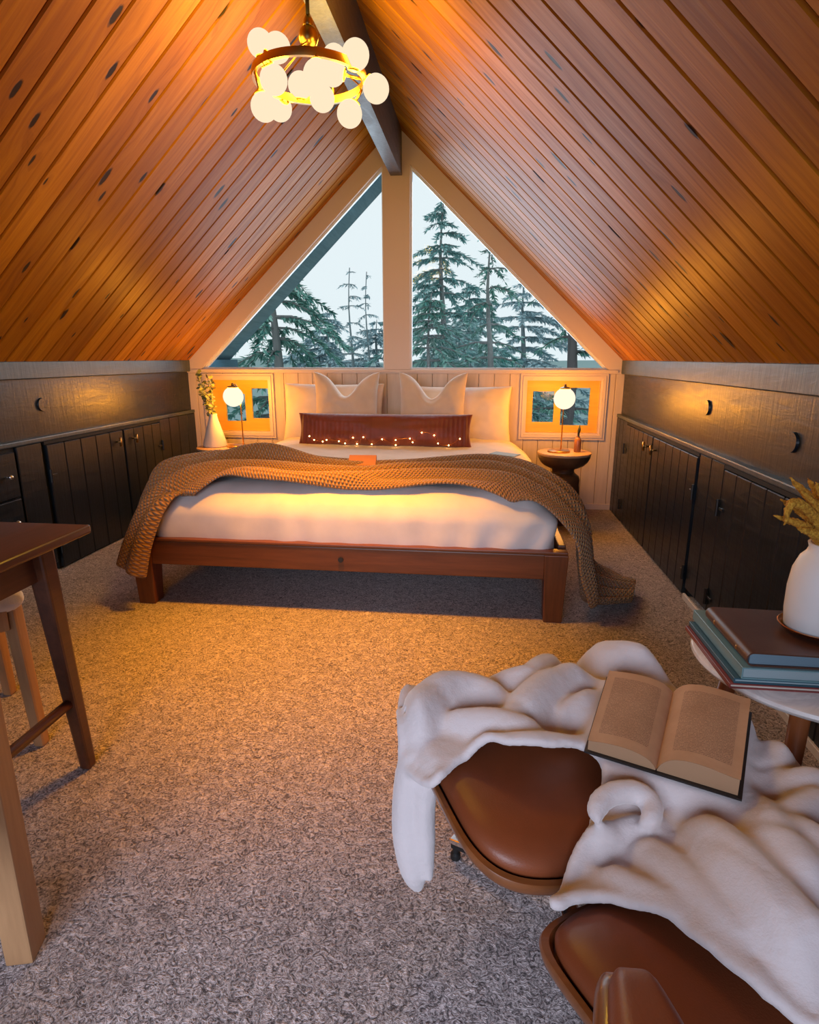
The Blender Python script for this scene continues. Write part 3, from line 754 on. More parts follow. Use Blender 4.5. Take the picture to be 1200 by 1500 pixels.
# ------------------------------------------------------------------ desk and seats on the left
ZT = .71
dk = thing('desk', 'dark walnut desk with splayed legs at the left edge of the room', 'desk', (-1.45, 1.0, 0))
bm = NB(); box(bm, -1.88, -1.022, .25, 1.435, ZT-.024, ZT, .007, 3); part(dk, 'tabletop', bm, M['walnut'])
bm = NB(); box(bm, -1.80, -1.09, .36, 1.30, .595, ZT-.026); part(dk, 'apron', bm, M['walnut'])
for sx, X in ((1, -1.085), (-1, -1.81)):
    for sy, Y in ((1, 1.315), (-1, .37)):
        bm = NB(); obox(bm, (X-.004, Y, ZT-.026), (X+sx*.008-.014, Y+sy*.062, 0), .050, .050, .030, .034, bev=.007); part(dk, 'leg', bm, M['walnut'])
for X in (-1.092, -1.805):
    bm = NB(); tube(bm, [(X, 1.35, .225), (X, .335, .225)], .014, 12); part(dk, 'stretcher', bm, M['walnut'], smooth=True)
st = thing('stool', 'pale wooden stool with a sheepskin pad standing behind the walnut desk', 'stool', (-1.49, 1.47, 0))
a = math.atan2(.272, -.338); ex = Vector((math.cos(a), math.sin(a), 0)); ey = Vector((ex.y, -ex.x, 0))*-1
if ey.y > 0: pass
p0 = Vector((-1.295, 1.455, 0)); W = .40
cs = [p0, p0+ex*W, p0+ex*W-ey*W, p0-ey*W] if (p0-ey*W).x < p0.x else [p0, p0+ex*W, p0+ex*W+ey*W, p0+ey*W]
cen = sum(cs, Vector())/4; st.location = cen
for c in cs:
    q = c + (cen-c).normalized()*.02
    bm = NB(); obox(bm, q + Vector((0,0,.455)), c, .040, .040, .032, .032, bev=.008); part(st, 'leg', bm, M['oak'])
for i in range(4):
    a_, b_ = cs[i], cs[(i+1)%4]; bm = NB(); d = (b_-a_).normalized()
    obox(bm, a_+d*.03+Vector((0,0,.42)), b_-d*.03+Vector((0,0,.42)), .022, .06, up=(0,0,1), bev=.004); part(st, 'seat_rail', bm, M['oak'])
bm = NB(); roundbox(bm, (0,0,.475), (.215,.215,.03), .029, 18, Matrix.Rotation(a, 4, 'Z')); bmesh.ops.translate(bm, vec=(cen.x, cen.y, 0), verts=bm.verts); wrinkle(bm, .012, 22, 3); part(st, 'sheepskin_pad', bm, M['sheepskin'], smooth=True)
# near chair, of which a leg and the low stretcher come into view
ck = thing('armchair', 'pale wooden chair with square legs and low stretcher at the near left corner', 'chair', (-1.2, .62, 0))
fr = Vector((-.862, .842, 0)); d1 = Vector((-.97, -.25, 0)); d2 = Vector((.25, -.97, 0))
lg = [fr, fr+d1*.60, fr+d1*.60+d2*.40, fr+d2*.40]
for p in lg:
    bm = NB(); obox(bm, p+Vector((0,0,.56)), p, .050, .058, up=(.25,-.97,0), bev=.004); part(ck, 'leg', bm, M['oak'])
for i, j in ((0,1), (3,2)):
    bm = NB(); obox(bm, lg[i]+d1*.027+Vector((0,0,.085)), lg[j]-d1*.027+Vector((0,0,.085)), .03, .055, up=(0,0,1), bev=.003)
    s = part(ck, 'stretcher', bm, M['oak'])
    bm = NB(); q = lg[i]+d1*.075+Vector((0,0,.1135)); bmesh.ops.create_cone(bm, cap_ends=True, segments=14, radius1=.007, radius2=.007, depth=.003, matrix=Matrix.Translation(q)); part(ck, 'screw_hole', bm, M['black'])
    bm = NB(); obox(bm, lg[i]-d1*.03+Vector((0,0,.572)), lg[j]+d1*.03+Vector((0,0,.572)), .024, .062, up=(0,0,1), bev=.006); part(ck, 'armrest', bm, M['oak'])
for i, j in ((0,3), (1,2)):
    bm = NB(); obox(bm, lg[i]+d2*.03+Vector((0,0,.36)), lg[j]-d2*.03+Vector((0,0,.36)), .024, .06, up=(0,0,1), bev=.003); part(ck, 'rail', bm, M['oak'])
bm = NB(); sc = sum(lg, Vector())/4; roundbox(bm, (0,0,0), (.265,.165,.018), .012, 4, Matrix.Rotation(math.atan2(d1.y, d1.x), 4, 'Z')); bmesh.ops.translate(bm, vec=sc+Vector((0,0,.41)), verts=bm.verts); part(ck, 'seat', bm, M['oak'])

# ------------------------------------------------------------------ round marble table and what stands on it
TC = Vector((.748, 1.285, 0)); 
tb = thing('side_table', 'round white marble side table on wooden legs by the right cupboards', 'side table', TC)
bm = NB(); lathe(bm, [(0,.478),(.236,.478),(.246,.483),(.250,.490),(.248,.497),(.243,.5),(0,.5)], TC, 72); part(tb, 'tabletop', bm, M['marble'], auto=.6)
bm = NB(); lathe(bm, [(0,.452),(.17,.452),(.172,.455),(.172,.478),(0,.478)], TC, 48); part(tb, 'support', bm, M['tableleg'], auto=.5)
for dg in (178, 237, 330, 40):
    e = Vector((math.cos(math.radians(dg)), math.sin(math.radians(dg)), 0)); bm = NB()
    tube(bm, [TC+e*.165+Vector((0,0,.477)), TC+e*.235], [.019, .012], 14); part(tb, 'leg', bm, M['tableleg'], smooth=True)

def book(name, label, x0, x1, y0, y1, z0, z1, cover, pages, spine='left', rz=0, group=None):
    t = thing(name, label, 'book', ((x0+x1)/2, (y0+y1)/2, z0), group, rz)
    hx, hy, h = (x1-x0)/2, (y1-y0)/2, z1-z0; c = .003
    bm = NB(); box(bm, -hx, hx, -hy, hy, 0, c, .001, 1); box(bm, -hx, hx, -hy, hy, h-c, h, .001, 1); box(bm, -hx, -hx+c, -hy, hy, 0, h, .0012, 1)
    part(t, 'cover', bm, cover, world=False)
    bm = NB(); box(bm, -hx+c, hx-.004, -hy+.004, hy-.004, c, h-c); part(t, 'pages', bm, pages, world=False)
    return t
M['pages'] = Mat('page_block', (.62, .55, .47), .8).m
M['teal_cover'] = plain('teal_book_cover', (.16, .30, .33), .35); M['teal_pages'] = plain('cool_pages', (.28, .37, .40), .7)
M['red_cover'] = plain('dull_red_cover', (.24, .055, .05), .4); M['navy_cover'] = plain('navy_cover', (.03, .10, .14), .4)
book('book', 'thin dull red book lowest in the pile on the marble table', .512, .80, 1.140, 1.410, .5, .511, M['red_cover'], M['pages'])
book('book', 'thin dark blue-green book second from the bottom of the pile', .520, .80, 1.142, 1.412, .511, .522, M['navy_cover'], M['teal_pages'])
book('book', 'thick pale teal picture book under the brown leather notebook', .532, .81, 1.140, 1.425, .522, .547, M['teal_cover'], M['teal_pages'])
# leather notebook: wrapped spine on the left
t = thing('notebook', 'brown leather notebook lying on top of the teal picture book', 'notebook', (.625, 1.262, .547))
x0, x1, y0, y1, z0, z1 = .540, .716, 1.148, 1.374, .547, .577
prof = [(x1, z1-.002), (x0+.02, z1)]+[(x0+.014-.014*math.sin(q), (z0+z1)/2+.015*math.cos(q)) for q in np.linspace(0, PI, 12)]+[(x0+.02, z0), (x1, z0)]
inn = [(x1, z1-.005), (x0+.02, z1-.003)]+[(x0+.014-.0115*math.sin(q), (z0+z1)/2+.012*math.cos(q)) for q in np.linspace(0, PI, 12)]+[(x0+.02, z0+.003), (x1, z0+.003)]
bm = NB(); prism(bm, [(x, y0, z) for x, z in prof+inn[::-1]], (0, y1-y0, 0)); part(t, 'leather_cover', bm, M['brown_leather'], auto=.6)
M['blue_pages'] = plain('blue_grey_pages', (.14, .22, .28), .7)
bm = NB(); box(bm, x0+.008, x1-.006, y0+.005, y1-.005, z0+.0032, z1-.0055); part(t, 'pages', bm, M['blue_pages'])
for y in (1.20, 1.32):
    bm = NB(); sphere(bm, (x0+.0008, y, .562), .0045, 12, (.5,1,1)); part(t, 'rivet', bm, M['brass'], smooth=True)
VC = Vector((.722, 1.262, .579))
t = thing('dish', 'shallow copper dish under the white vase', 'dish', VC - Vector((0,0,.0015)))
bm = NB(); lathe(bm, [(0,-.001),(.052,-.001),(.066,.006),(.072,.013),(.070,.014),(.063,.008),(.05,.0025),(0,.0025)], VC, 48); part(t, 'bowl', bm, M['copper'], auto=.9)
t = thing('vase', 'tall matt white vase of golden dried plumes on the marble table', 'vase', VC + Vector((0,0,.003)))
b = VC + Vector((0,0,.003))
bm = NB(); lathe(bm, [(0,0),(.054,0),(.060,.006),(.0635,.04),(.064,.09),(.060,.130),(.050,.158),(.040,.170),(.037,.180),(.040,.190),(.035,.190),(.033,.178),(.04,.16),(.05,.12),(0,.03)], b, 56); part(t, 'vase_body', bm, M['ceramic'], auto=.9)
def plume_mat():
    m = Mat('golden_plume', rough=.9); f = m.noise(m.coords(), 150, 3, .7)
    m.color(m.ramp(f, [(.3, (.26, .10, .008)), (.5, (.52, .25, .02)), (.72, (.74, .45, .06))])); m.bump(f, .8, .004); return m.m
M['plume'] = plume_mat()
r3 = random.Random(11); mouth = b + Vector((0,0,.185))
tips = [((-.012,-.02,.145), 0), ((-.085,.03,.135), 0), ((-.088,-.02,.122), 0), ((-.108,-.045,.100), .045), ((-.128,-.02,.066), .0), ((-.090,-.04,.046), 0), ((-.07,.02,.085), 0), ((-.100,.02,.09), 0), ((-.055,-.01,.135), 0), ((-.06,-.03,.07), 0), ((.01,.03,.16), 0), ((.05,-.01,.15), 0), ((.09,.02,.12), 0),
        ((.07,-.06,.10), .03), ((.10,-.03,.06), .02), ((-.035,.06,.13), 0), ((.03,.07,.12), 0), ((-.035,-.055,.10), 0), ((.02,-.07,.09), 0), ((-.045,0,.10), 0), ((.0,-.045,.12), 0)]
for (dx, dy, dz), droop in tips:
    tip = mouth + Vector((dx, dy, dz)); mid = mouth + Vector((dx*.45, dy*.45, dz*.62)); P = [tuple(mouth + Vector((dx*.1, dy*.1, -.05))), tuple(mouth+Vector((dx*.15,dy*.15,.0))), tuple(mid), tuple(tip)]
    if droop: P.append(tuple(tip + Vector((dx*.12, dy*.12, -droop))))
    C_ = catmull(P, 70); rs = []
    for i in range(70):
        q = i/69; rs.append(.0022 if q < .22 else .0092*math.sin(PI*min(1, (q-.20)/.80*.88+.12))**.7*(1 if q < .97 else .5)+.001)
    bm = NB(); tube(bm, [Vector(p) for p in C_], rs, 20)
    bm.normal_update(); so = r3.uniform(0, 50)
    for v in bm.verts:
        if v.co.z > mouth.z + .02*0 and (v.co-mouth).length > .04: v.co += v.normal*(.0028*nz(v.co, 230, so) + .0024*nz(v.co, 430, so))
    part(t, 'plume', bm, M['plume'], smooth=True)

# ------------------------------------------------------------------ lounge chair and footstool
def padded(root, name_shell, name_cush, o, eu, ev, w, d, zt, curve=.035, expo=5.2, taper=0.):
    """bent plywood shell holding a leather pad; o = corner, eu across, ev towards the foot end (0..d)"""
    n = 48
    def outline(ins, k):
        pts = []
        for i in range(k):
            a = 2*PI*i/k; c, s = math.cos(a), math.sin(a); e = 2/expo
            x = math.copysign(abs(c)**e, c)*(w/2-ins); y = math.copysign(abs(s)**e, s)*(d/2-ins)
            pts.append((x*(1-taper*y/d), y))
        return pts
    cen = o + eu*w/2 + ev*d/2
    def P(x, y, z):
        zz = z + curve*(abs(2*x/w)**2.4) - .020*abs(2*y/d)**3.2
        return cen + eu*x + ev*y + Vector((0,0,zz))
    def surf(layers, k=96):
        bm = NB(); R_ = []
        for ins, z in layers: R_.append([bm.verts.new(P(x, y, z)) for x, y in outline(ins, k)])
        for A, B in zip(R_, R_[1:]):
            for i in range(k): bm.faces.new((A[i], A[(i+1)%k], B[(i+1)%k], B[i]))
        for A, fl in ((R_[0], True), (R_[-1], False)):
            c_ = bm.verts.new(sum((v.co for v in A), Vector())/k)
            for i in range(k): bm.faces.new((A[(i+1)%k], A[i], c_) if fl else (A[i], A[(i+1)%k], c_))
        bmesh.ops.recalc_face_normals(bm, faces=bm.faces); return bm
    m_ = min(w, d)/2
    bot = [(m_*.7, zt-.062), (m_*.4, zt-.061), (m_*.15, zt-.057), (.010, zt-.048), (.002, zt-.036), (0, zt-.024), (.002, zt-.019), (.010, zt-.018), (.014, zt-.024), (.016, zt-.034), (m_*.5, zt-.036)]
    part(root, name_shell, surf(bot), M['shell'], auto=.8)
    cu = [(m_*.6, zt-.035), (.030, zt-.034), (.019, zt-.032), (.016, zt-.022), (.0155, zt-.012), (.020, zt-.002), (.032, zt+.006), (.055, zt+.012), (m_*.4, zt+.014), (m_*.62, zt+.015), (m_*.8, zt+.0155)]
    part(root, name_cush, surf(cu), M['leather'], smooth=True)
    return cen
ot = thing('ottoman', 'cognac leather footstool in a bent plywood shell, half under the white blanket', 'footstool', (.2, .95, 0))
oeu, oev = Vector((.915, .404, 0)), Vector((-.404, .915, 0)); oO = Vector((.034, .692, 0)) + oev*.016
oc = padded(ot, 'plywood_shell', 'leather_pad', oO, oeu, oev, .60, .495, .395, .026)
def star(root, c, r, a0, zc, legs=3):
    bm = NB(); tube(bm, [c+Vector((0,0,.06)), c+Vector((0,0,zc))], .024, 16); part(root, 'pillar', bm, M['black'], smooth=True)
    for k in range(legs):
        a = a0 + 2*PI*k/legs; e = Vector((math.cos(a), math.sin(a), 0)); q = c + e*r
        bm = NB(); obox(bm, c+Vector((0,0,.085)), q+Vector((0,0,.050)), .040, .020, .026, .012, up=(0,0,1), bev=.004); l = part(root, 'base_arm', bm, M['chrome'])
        bm = NB(); obox(bm, c+e*.03+Vector((0,0,.068)), q-e*.005+Vector((0,0,.038)), .034, .012, .022, .010, up=(0,0,1)); lathe(bm, [(0,0),(.012,0),(.012,.012),(.007,.016),(.007,.045),(0,.045)], q-e*.012, 14)
        part(root, 'glide', bm, M['rubber'])
star(ot, Vector((oc.x, oc.y, 0)), .268, math.atan2(1.175-oc.y, -.035-oc.x), .34)
chx = thing('lounge_chair', 'cognac leather lounge chair with plywood shell facing the footstool', 'armchair', (.3, .5, 0))
ceu, cev = Vector((.85, .53, 0)).normalized(), Vector((-.53, .85, 0)).normalized(); cO = Vector((.070, .672, 0)) - cev*.52
cc = padded(chx, 'seat_shell', 'seat_pad', cO, ceu, cev, .60, .52, .395, .020, expo=8.)
star(chx, Vector((cc.x, cc.y-.02, 0)), .30, .9, .34, 5)
def armpad(p, z, fw, wx, lift=1.):
    sd = Vector((fw.y, -fw.x, 0)); bm = NB(); A = Matrix(((sd.x, fw.x, 0, p.x), (sd.y, fw.y, 0, p.y), (0, 0, 1, z), (0,0,0,1)))
    t_ = NB(); roundbox(t_, (0,0,0), (wx, .15, .026), .0259, (20, 24, 14))
    for v in t_.verts:
        f = (v.co.y+.15)/.30; v.co.x *= 1 - .62*max(0, (f-.30)/.70)**2; v.co.z += -.018*max(0, f-.5)**2*4
        if lift != 1.: v.co.z *= lift
    bmesh.ops.transform(t_, matrix=A, verts=t_.verts); return t_
for tip, dg in ((Vector((.164, .490, 0)), 92), (cO + ceu*.62 + cev*.30, 122)):
    fw = Vector((math.cos(math.radians(dg)), math.sin(math.radians(dg)), 0)); sd = Vector((fw.y, -fw.x, 0)); p = tip - fw*.15
    part(chx, 'armrest_pad', armpad(p, .556, fw, .050), M['leather'], smooth=True)
    part(chx, 'armrest_shell', armpad(p - sd*.007*(1 if dg < 100 else -1) + fw*.007, .540, fw, .056, .62), M['shell'], smooth=True)
    bm = NB(); obox(bm, p - fw*.06 + Vector((0,0,.38)), p - fw*.06 + Vector((0,0,.530)), .02, .06, up=fw, bev=.004); part(chx, 'armrest_post', bm, M['black'])
# backrest: curved shell with two leather pads, leaning away
def backpanel(z0, z1, y0, y1, w):
    n = 20
    Gs = np.zeros((n+1, n+1, 3))
    for i in range(n+1):
        for j in range(n+1):
            a, b_ = 2*i/n-1, j/n
            x = a*w/2*(1-.12*abs(2*b_-1)**3); z = z0+(z1-z0)*b_; y = y0+(y1-y0)*b_ + .05*a*a
            p = cO + ceu*(.30+x) + cev*y; Gs[i, j] = (p.x, p.y, z)
    return grid_bm(Gs)
for z0, z1, y0, y1 in ((.46, .66, .0, -.09), (.68, .88, -.10, -.20)):
    o = part(chx, 'back_shell', backpanel(z0, z1, y0-.045, y1-.045, .56), M['shell'], smooth=True); m_ = o.modifiers.new('s', 'SOLIDIFY'); m_.thickness = .012
    o = part(chx, 'back_pad', backpanel(z0+.008, z1-.008, y0, y1, .52), M['leather'], smooth=True); m_ = o.modifiers.new('s', 'SOLIDIFY'); m_.thickness = .05; m_.offset = 0; m_ = o.modifiers.new('b', 'BEVEL'); m_.width = .018; m_.segments = 3
for u in (.12, .48):
    bm = NB(); tube(bm, [cO+ceu*u+cev*.06+Vector((0,0,.36)), cO+ceu*u+cev*-.05+Vector((0,0,.45)), cO+ceu*u+cev*-.27+Vector((0,0,.80))], .009, 10); part(chx, 'back_brace', bm, M['black'], smooth=True)

# ------------------------------------------------------------------ fleece blanket heaped over both: folds swept along ridge lines, fused into one cloth
def poly_slab(bm, pts, zf, th):
    """closed slab over the outline pts (x, y), upper face at zf(x, y)"""
    st = .009; X = [p.x for p in pts]; Y = [p.y for p in pts]; n = len(pts)
    def inside(x, y):
        c = False; j = n-1
        for i in range(n):
            if (Y[i] > y) != (Y[j] > y) and x < (X[j]-X[i])*(y-Y[i])/(Y[j]-Y[i])+X[i]: c = not c
            j = i
        return c
    V = {}; nx, ny = int((max(X)-min(X))/st)+1, int((max(Y)-min(Y))/st)+1
    for i in range(nx+1):
        for j in range(ny+1):
            x, y = min(X)+i*st, min(Y)+j*st
            if inside(x, y): z = zf(x, y); V[i,j] = (bm.verts.new((x, y, z)), bm.verts.new((x, y, z-th)))
    cells = {k for k in V if all(q in V for q in ((k[0]+1,k[1]),(k[0],k[1]+1),(k[0]+1,k[1]+1)))}
    for i, j in cells:
        q = [V[i,j], V[i+1,j], V[i+1,j+1], V[i,j+1]]
        bm.faces.new([v[0] for v in q]); bm.faces.new([v[1] for v in q][::-1])
        for (di, dj), (a, b_) in (((0,-1),(0,1)), ((1,0),(1,2)), ((0,1),(2,3)), ((-1,0),(3,0))):
            if (i+di, j+dj) not in cells: bm.faces.new((q[a][1], q[b_][1], q[b_][0], q[a][0]))
    rim = [Vector((p.x, p.y, zf(p.x, p.y)-th/2)) for p in pts]
    R2 = [Vector(p) for p in catmull([tuple(p) for p in rim+rim[:1]], 12*n)][:-1]
    for p in R2: p.z = zf(p.x, p.y)-th/2
    tube(bm, R2, th*.62, 10, closed=True)
def local(x, y, o, eu, ev): d = Vector((x-o.x, y-o.y)); return d.dot(eu.xy), d.dot(ev.xy)
def surf_z(x, y):
    """top of footstool or chair seat under a point, falling away outside them"""
    best = -1
    for o, eu, ev, w, d, cv in ((oO, oeu, oev, .60, .495, .026), (cO, ceu, cev, .60, .52, .020)):
        u, v = local(x, y, o, eu, ev); a, b_ = 2*u/w-1, 2*v/d-1
        out = math.hypot(max(0, abs(a)-.97)*w/2, max(0, abs(b_)-.97)*d/2)
        edge = max(abs(a), abs(b_)); z = .395 + cv*min(1, abs(a))**2.4 - .020*min(1, abs(b_))**3.2 + .020*max(0, 1-edge**4) - .002
        best = max(best, z - out*.9 - out*out*7)
    return max(best, .20)
fb = NB()
outline = [(590,1098),(588,1040),(606,1008),(680,990),(760,978),(830,955),(890,940),(945,965),(1010,990),(1100,1037),(1200,1104),(1270,1160),(1300,1400),(1210,1500),(1140,1480),(1093,1450),(1047,1410),(1000,1366),(960,1336),(913,1310),(873,1296),(835,1298),(815,1302),
           (845,1240),(868,1214),(874,1190),(888,1158),(875,1132),(850,1118),(800,1126),(745,1124),(712,1112),(670,1120),(640,1140),(620,1128)]
FOLDS = [  # radius start/mid/end, lift above the surface, ridge line in photo positions
    ((.020,.034,.030,.02), .018, [(594,1108),(604,1080),(620,1053),(653,1033),(693,1030),(725,1040),(752,1056)]),
    ((.018,.030,.026,.02), .012, [(594,1050),(600,1022),(622,1004),(660,995),(700,995),(740,1000),(775,1005)]),
    ((.014,.030,.034,.026), .030, [(680,1024),(733,1012),(778,1008),(797,990),(806,965)]),
    ((.014,.032,.034,.028), .026, [(712,1088),(760,1062),(793,1033),(827,1012),(866,1008)]),
    ((.020,.026,.026,.018), .014, [(700,1105),(722,1117),(760,1122),(800,1121),(843,1116),(872,1104)]),
    ((.022,.030,.034,.028), .030, [(806,943),(836,958),(862,974),(895,976),(930,979),(968,992)]),
    ((.020,.030,.028,.022), .022, [(858,945),(880,938),(902,940),(924,952),(944,970)]),
    ((.014,.022,.024,.018), .016, [(758,974),(782,960),(806,950)]),
    ((.010,.018,.018,.012), .012, [(720,992),(745,990),(765,982),(775,972)]),
    ((.014,.022,.022,.016), .010, [(862,1106),(878,1130),(890,1158),(897,1180)]),
    ((.012,.020,.020,.014), .012, [(868,1110),(900,1128),(935,1140)]),
    ((.014,.024,.028,.020), .010, [(640,1070),(680,1075),(715,1085),(760,1098),(810,1100)]),
    ((.014,.024,.026,.020), .010, [(810,1075),(850,1060),(880,1040)]),
    # on the chair
    ((.013,.018,.018,.013), .078, [(876,1207),(874,1188),(884,1170),(910,1160),(938,1163),(955,1180),(952,1200),(935,1210)]),
    ((.018,.023,.024,.018), .048, [(872,1206),(882,1220),(912,1227),(950,1224),(978,1210),(1004,1190),(1016,1168)]),
    ((.024,.038,.040,.026), .030, [(890,1160),(930,1146),(966,1144),(994,1156),(1016,1182),(1040,1215)]),
    ((.010,.013,.013,.012), .012, [(812,1304),(838,1291),(873,1290),(913,1303),(960,1329),(1000,1359),(1047,1403),(1093,1443),(1133,1473),(1190,1500)]),
    ((.016,.022,.020,.014), .018, [(845,1262),(873,1256),(913,1260),(950,1270),(987,1298),(1027,1341),(1067,1381),(1100,1408),(1160,1440)]),
    ((.020,.034,.036,.030), .018, [(1000,1222),(1025,1245),(1052,1278),(1090,1327),(1130,1373),(1170,1413),(1215,1455)]),
    ((.018,.030,.034,.032), .022, [(1035,1172),(1067,1186),(1100,1222),(1133,1269),(1167,1315),(1215,1372)]),
    ((.016,.026,.028,.026), .024, [(1090,1186),(1130,1176),(1170,1170),(1215,1168)]),
    ((.014,.024,.026,.024), .018, [(1105,1204),(1140,1222),(1170,1212),(1215,1190)]),
    ((.014,.026,.030,.028), .012, [(1122,1230),(1150,1250),(1182,1275),(1215,1296)]),
    ((.014,.024,.028,.026), .008, [(1112,1160),(1136,1142),(1170,1116),(1215,1098)]),
    ((.010,.020,.020,.014), .010, [(880,1236),(905,1250),(945,1256),(985,1262),(1020,1280)]),
]
LINES = []; TUBES = []
for rr, lift, pts in FOLDS:
    P = []
    for x, y in pts:
        z = .44
        for _ in range(3):
            p = at(x, y, z); z = max(.36, surf_z(p.x, p.y)) + lift
        P.append(tuple(at(x, y, z)))
    k = 12*len(P); C_ = catmull(P, k); rad = catmull([(r,) for r in rr], k)[:, 0]; q = np.linspace(0, 1, k)
    tap = np.clip(np.minimum(q, 1-q)*5, 0, 1)**.7
    if lift > .04: TUBES.append((C_, rad*np.clip(tap+.25, 0, 1)))
    else: LINES.append((C_[:, :2], rad*tap*2.35, rad*1.75 + .005))
book_q = [Vector((.289,1.199)), Vector((.200,.939)), Vector((.417,.838)), Vector((.534,1.086))]
def fold_z(x, y):
    s_ = 0.
    for C_, A_, W_ in LINES:
        d2_ = (C_[:, 0]-x)**2 + (C_[:, 1]-y)**2; m_ = float(np.max(A_*(1 - d2_/W_**2)))
        if m_ > -.02: s_ += math.exp(330*m_)
    h = max(0., math.log(s_+1)/330 - .002) if s_ > 0 else 0.
    z = surf_z(x, y) + .020 + h + .004*nz((x*14, y*14, 0), 1, 4) - .007*(1-min(1, abs(nz((x*9+y*4, y*7, 0), 1, 8))*4))*min(1, h*60+.3)
    inn = min((book_q[(i+1)%4]-book_q[i]).normalized().cross(Vector((x, y))-book_q[i]) for i in range(4))          # the book presses the cloth flat
    if inn > -.03:
        w_ = max(0, min(1, (inn+.03)/.03)); z = z*(1-w_) + .4735*w_
    return z
poly_slab(fb, [at(x, y, .43) for x, y in outline], fold_z, .016)
for C_, rad in TUBES: tube(fb, [Vector(p) for p in C_], [float(r) for r in rad], 16)
# tail hanging over the near left edge of the footstool
e0 = at(610, 1108, .41); T_ = [(e0.x+.03, e0.y+.02, .425), (e0.x, e0.y, .40), (e0.x-.012, e0.y-.004, .33), (e0.x-.010, e0.y-.008, .24), (e0.x-.002, e0.y-.012, .16), (e0.x+.006, e0.y-.014, .115)]
C_ = catmull(T_, 40); tube(fb, [Vector(p) for p in C_], [float(v) for v in catmull([(.024,),(.032,),(.033,),(.036,),(.028,),(.010,)], 40)[:, 0]], 18)
T2 = [(p[0]+.030, p[1]-.018, p[2]) for p in T_[:5]]; C_ = catmull(T2, 30); tube(fb, [Vector(p) for p in C_], [float(v) for v in catmull([(.020,),(.024,),(.022,),(.020,),(.010,)], 30)[:, 0]], 16)
bl_ = link('fleece_blanket', fb, M['fleece'], smooth=True)
md = bl_.modifiers.new('r', 'REMESH'); md.mode = 'VOXEL'; md.voxel_size = .0056; md.use_smooth_shade = True
md = bl_.modifiers.new('s', 'SMOOTH'); md.factor = .5; md.iterations = 4
dg = bpy.context.evaluated_depsgraph_get(); me = bpy.data.meshes.new_from_object(bl_.evaluated_get(dg)); bl_.modifiers.clear(); old = bl_.data; bl_.data = me; bpy.data.meshes.remove(old)
for p in me.polygons: p.use_smooth = True
nrm = [v.normal.copy() for v in me.vertices]
for v, n_ in zip(me.vertices, nrm): v.co += n_*(.0010*nz(v.co, 120, 3))
tag(bl_, 'soft white fleece blanket heaped in folds over the leather footstool and chair', 'blanket')

# ------------------------------------------------------------------ open book on the blanket
ob = thing('open_book', 'open antique book with browned pages lying on the white blanket', 'book', (.375, 1.02, .49))
A, B, C2, D2 = Vector((.289,1.199,0)), Vector((.200,.939,0)), Vector((.417,.838,0)), Vector((.534,1.086,0))
def page_mat():
    m = Mat('browned_page', rough=.75); u = m.node('ShaderNodeUVMap'); sp = m.node('ShaderNodeSeparateXYZ'); m.L.new(u.outputs[0], sp.inputs[0])
    x, y = sp.outputs[0], sp.outputs[1]
    def inside(v, a, b_): return m.math('MULTIPLY', m.math('GREATER_THAN', v, a), m.math('LESS_THAN', v, b_))
    area = m.math('MULTIPLY', inside(x, .16, .88), inside(y, .11, .90))
    lines = m.math('GREATER_THAN', m.math('FRACT', m.math('MULTIPLY', y, 58.)), .42)
    mp = m.node('ShaderNodeMapping'); mp.inputs['Scale'].default_value = (90, 58, 1); m.L.new(u.outputs[0], mp.inputs[0])
    wn = m.node('ShaderNodeTexNoise'); wn.inputs['Scale'].default_value = 1.; wn.inputs['Detail'].default_value = 2; m.L.new(mp.outputs[0], wn.inputs[0])
    ink = m.math('MULTIPLY', m.math('MULTIPLY', area, lines), m.ramp(wn.outputs[0], [(.38, 0.), (.50, 1.)]))
    ag = m.noise(m.coords(), 14, 4, .6)
    base = m.ramp(ag, [(.3, (.50, .30, .17)), (.7, (.60, .38, .23))])
    m.color(m.mix(m.math('MULTIPLY', ink, .62), base, (.15, .08, .055))); return m.m
M['page'] = page_mat(); M['page_edge'] = plain('browned_page_edge', (.34, .20, .11), .8); M['book_cover'] = plain('black_book_cover', (.014, .012, .012), .4)
def bilerp(s, t): return (A*(1-s)+D2*s)*(1-t) + (B*(1-s)+C2*s)*t          # s across, t towards the reader
def hump(s): 
    q = abs(s-.485)/.5; return .026*(1-math.exp(-q*9))*(1-.30*q) 
def zbase(s): return .480 + .006*(s-.5)
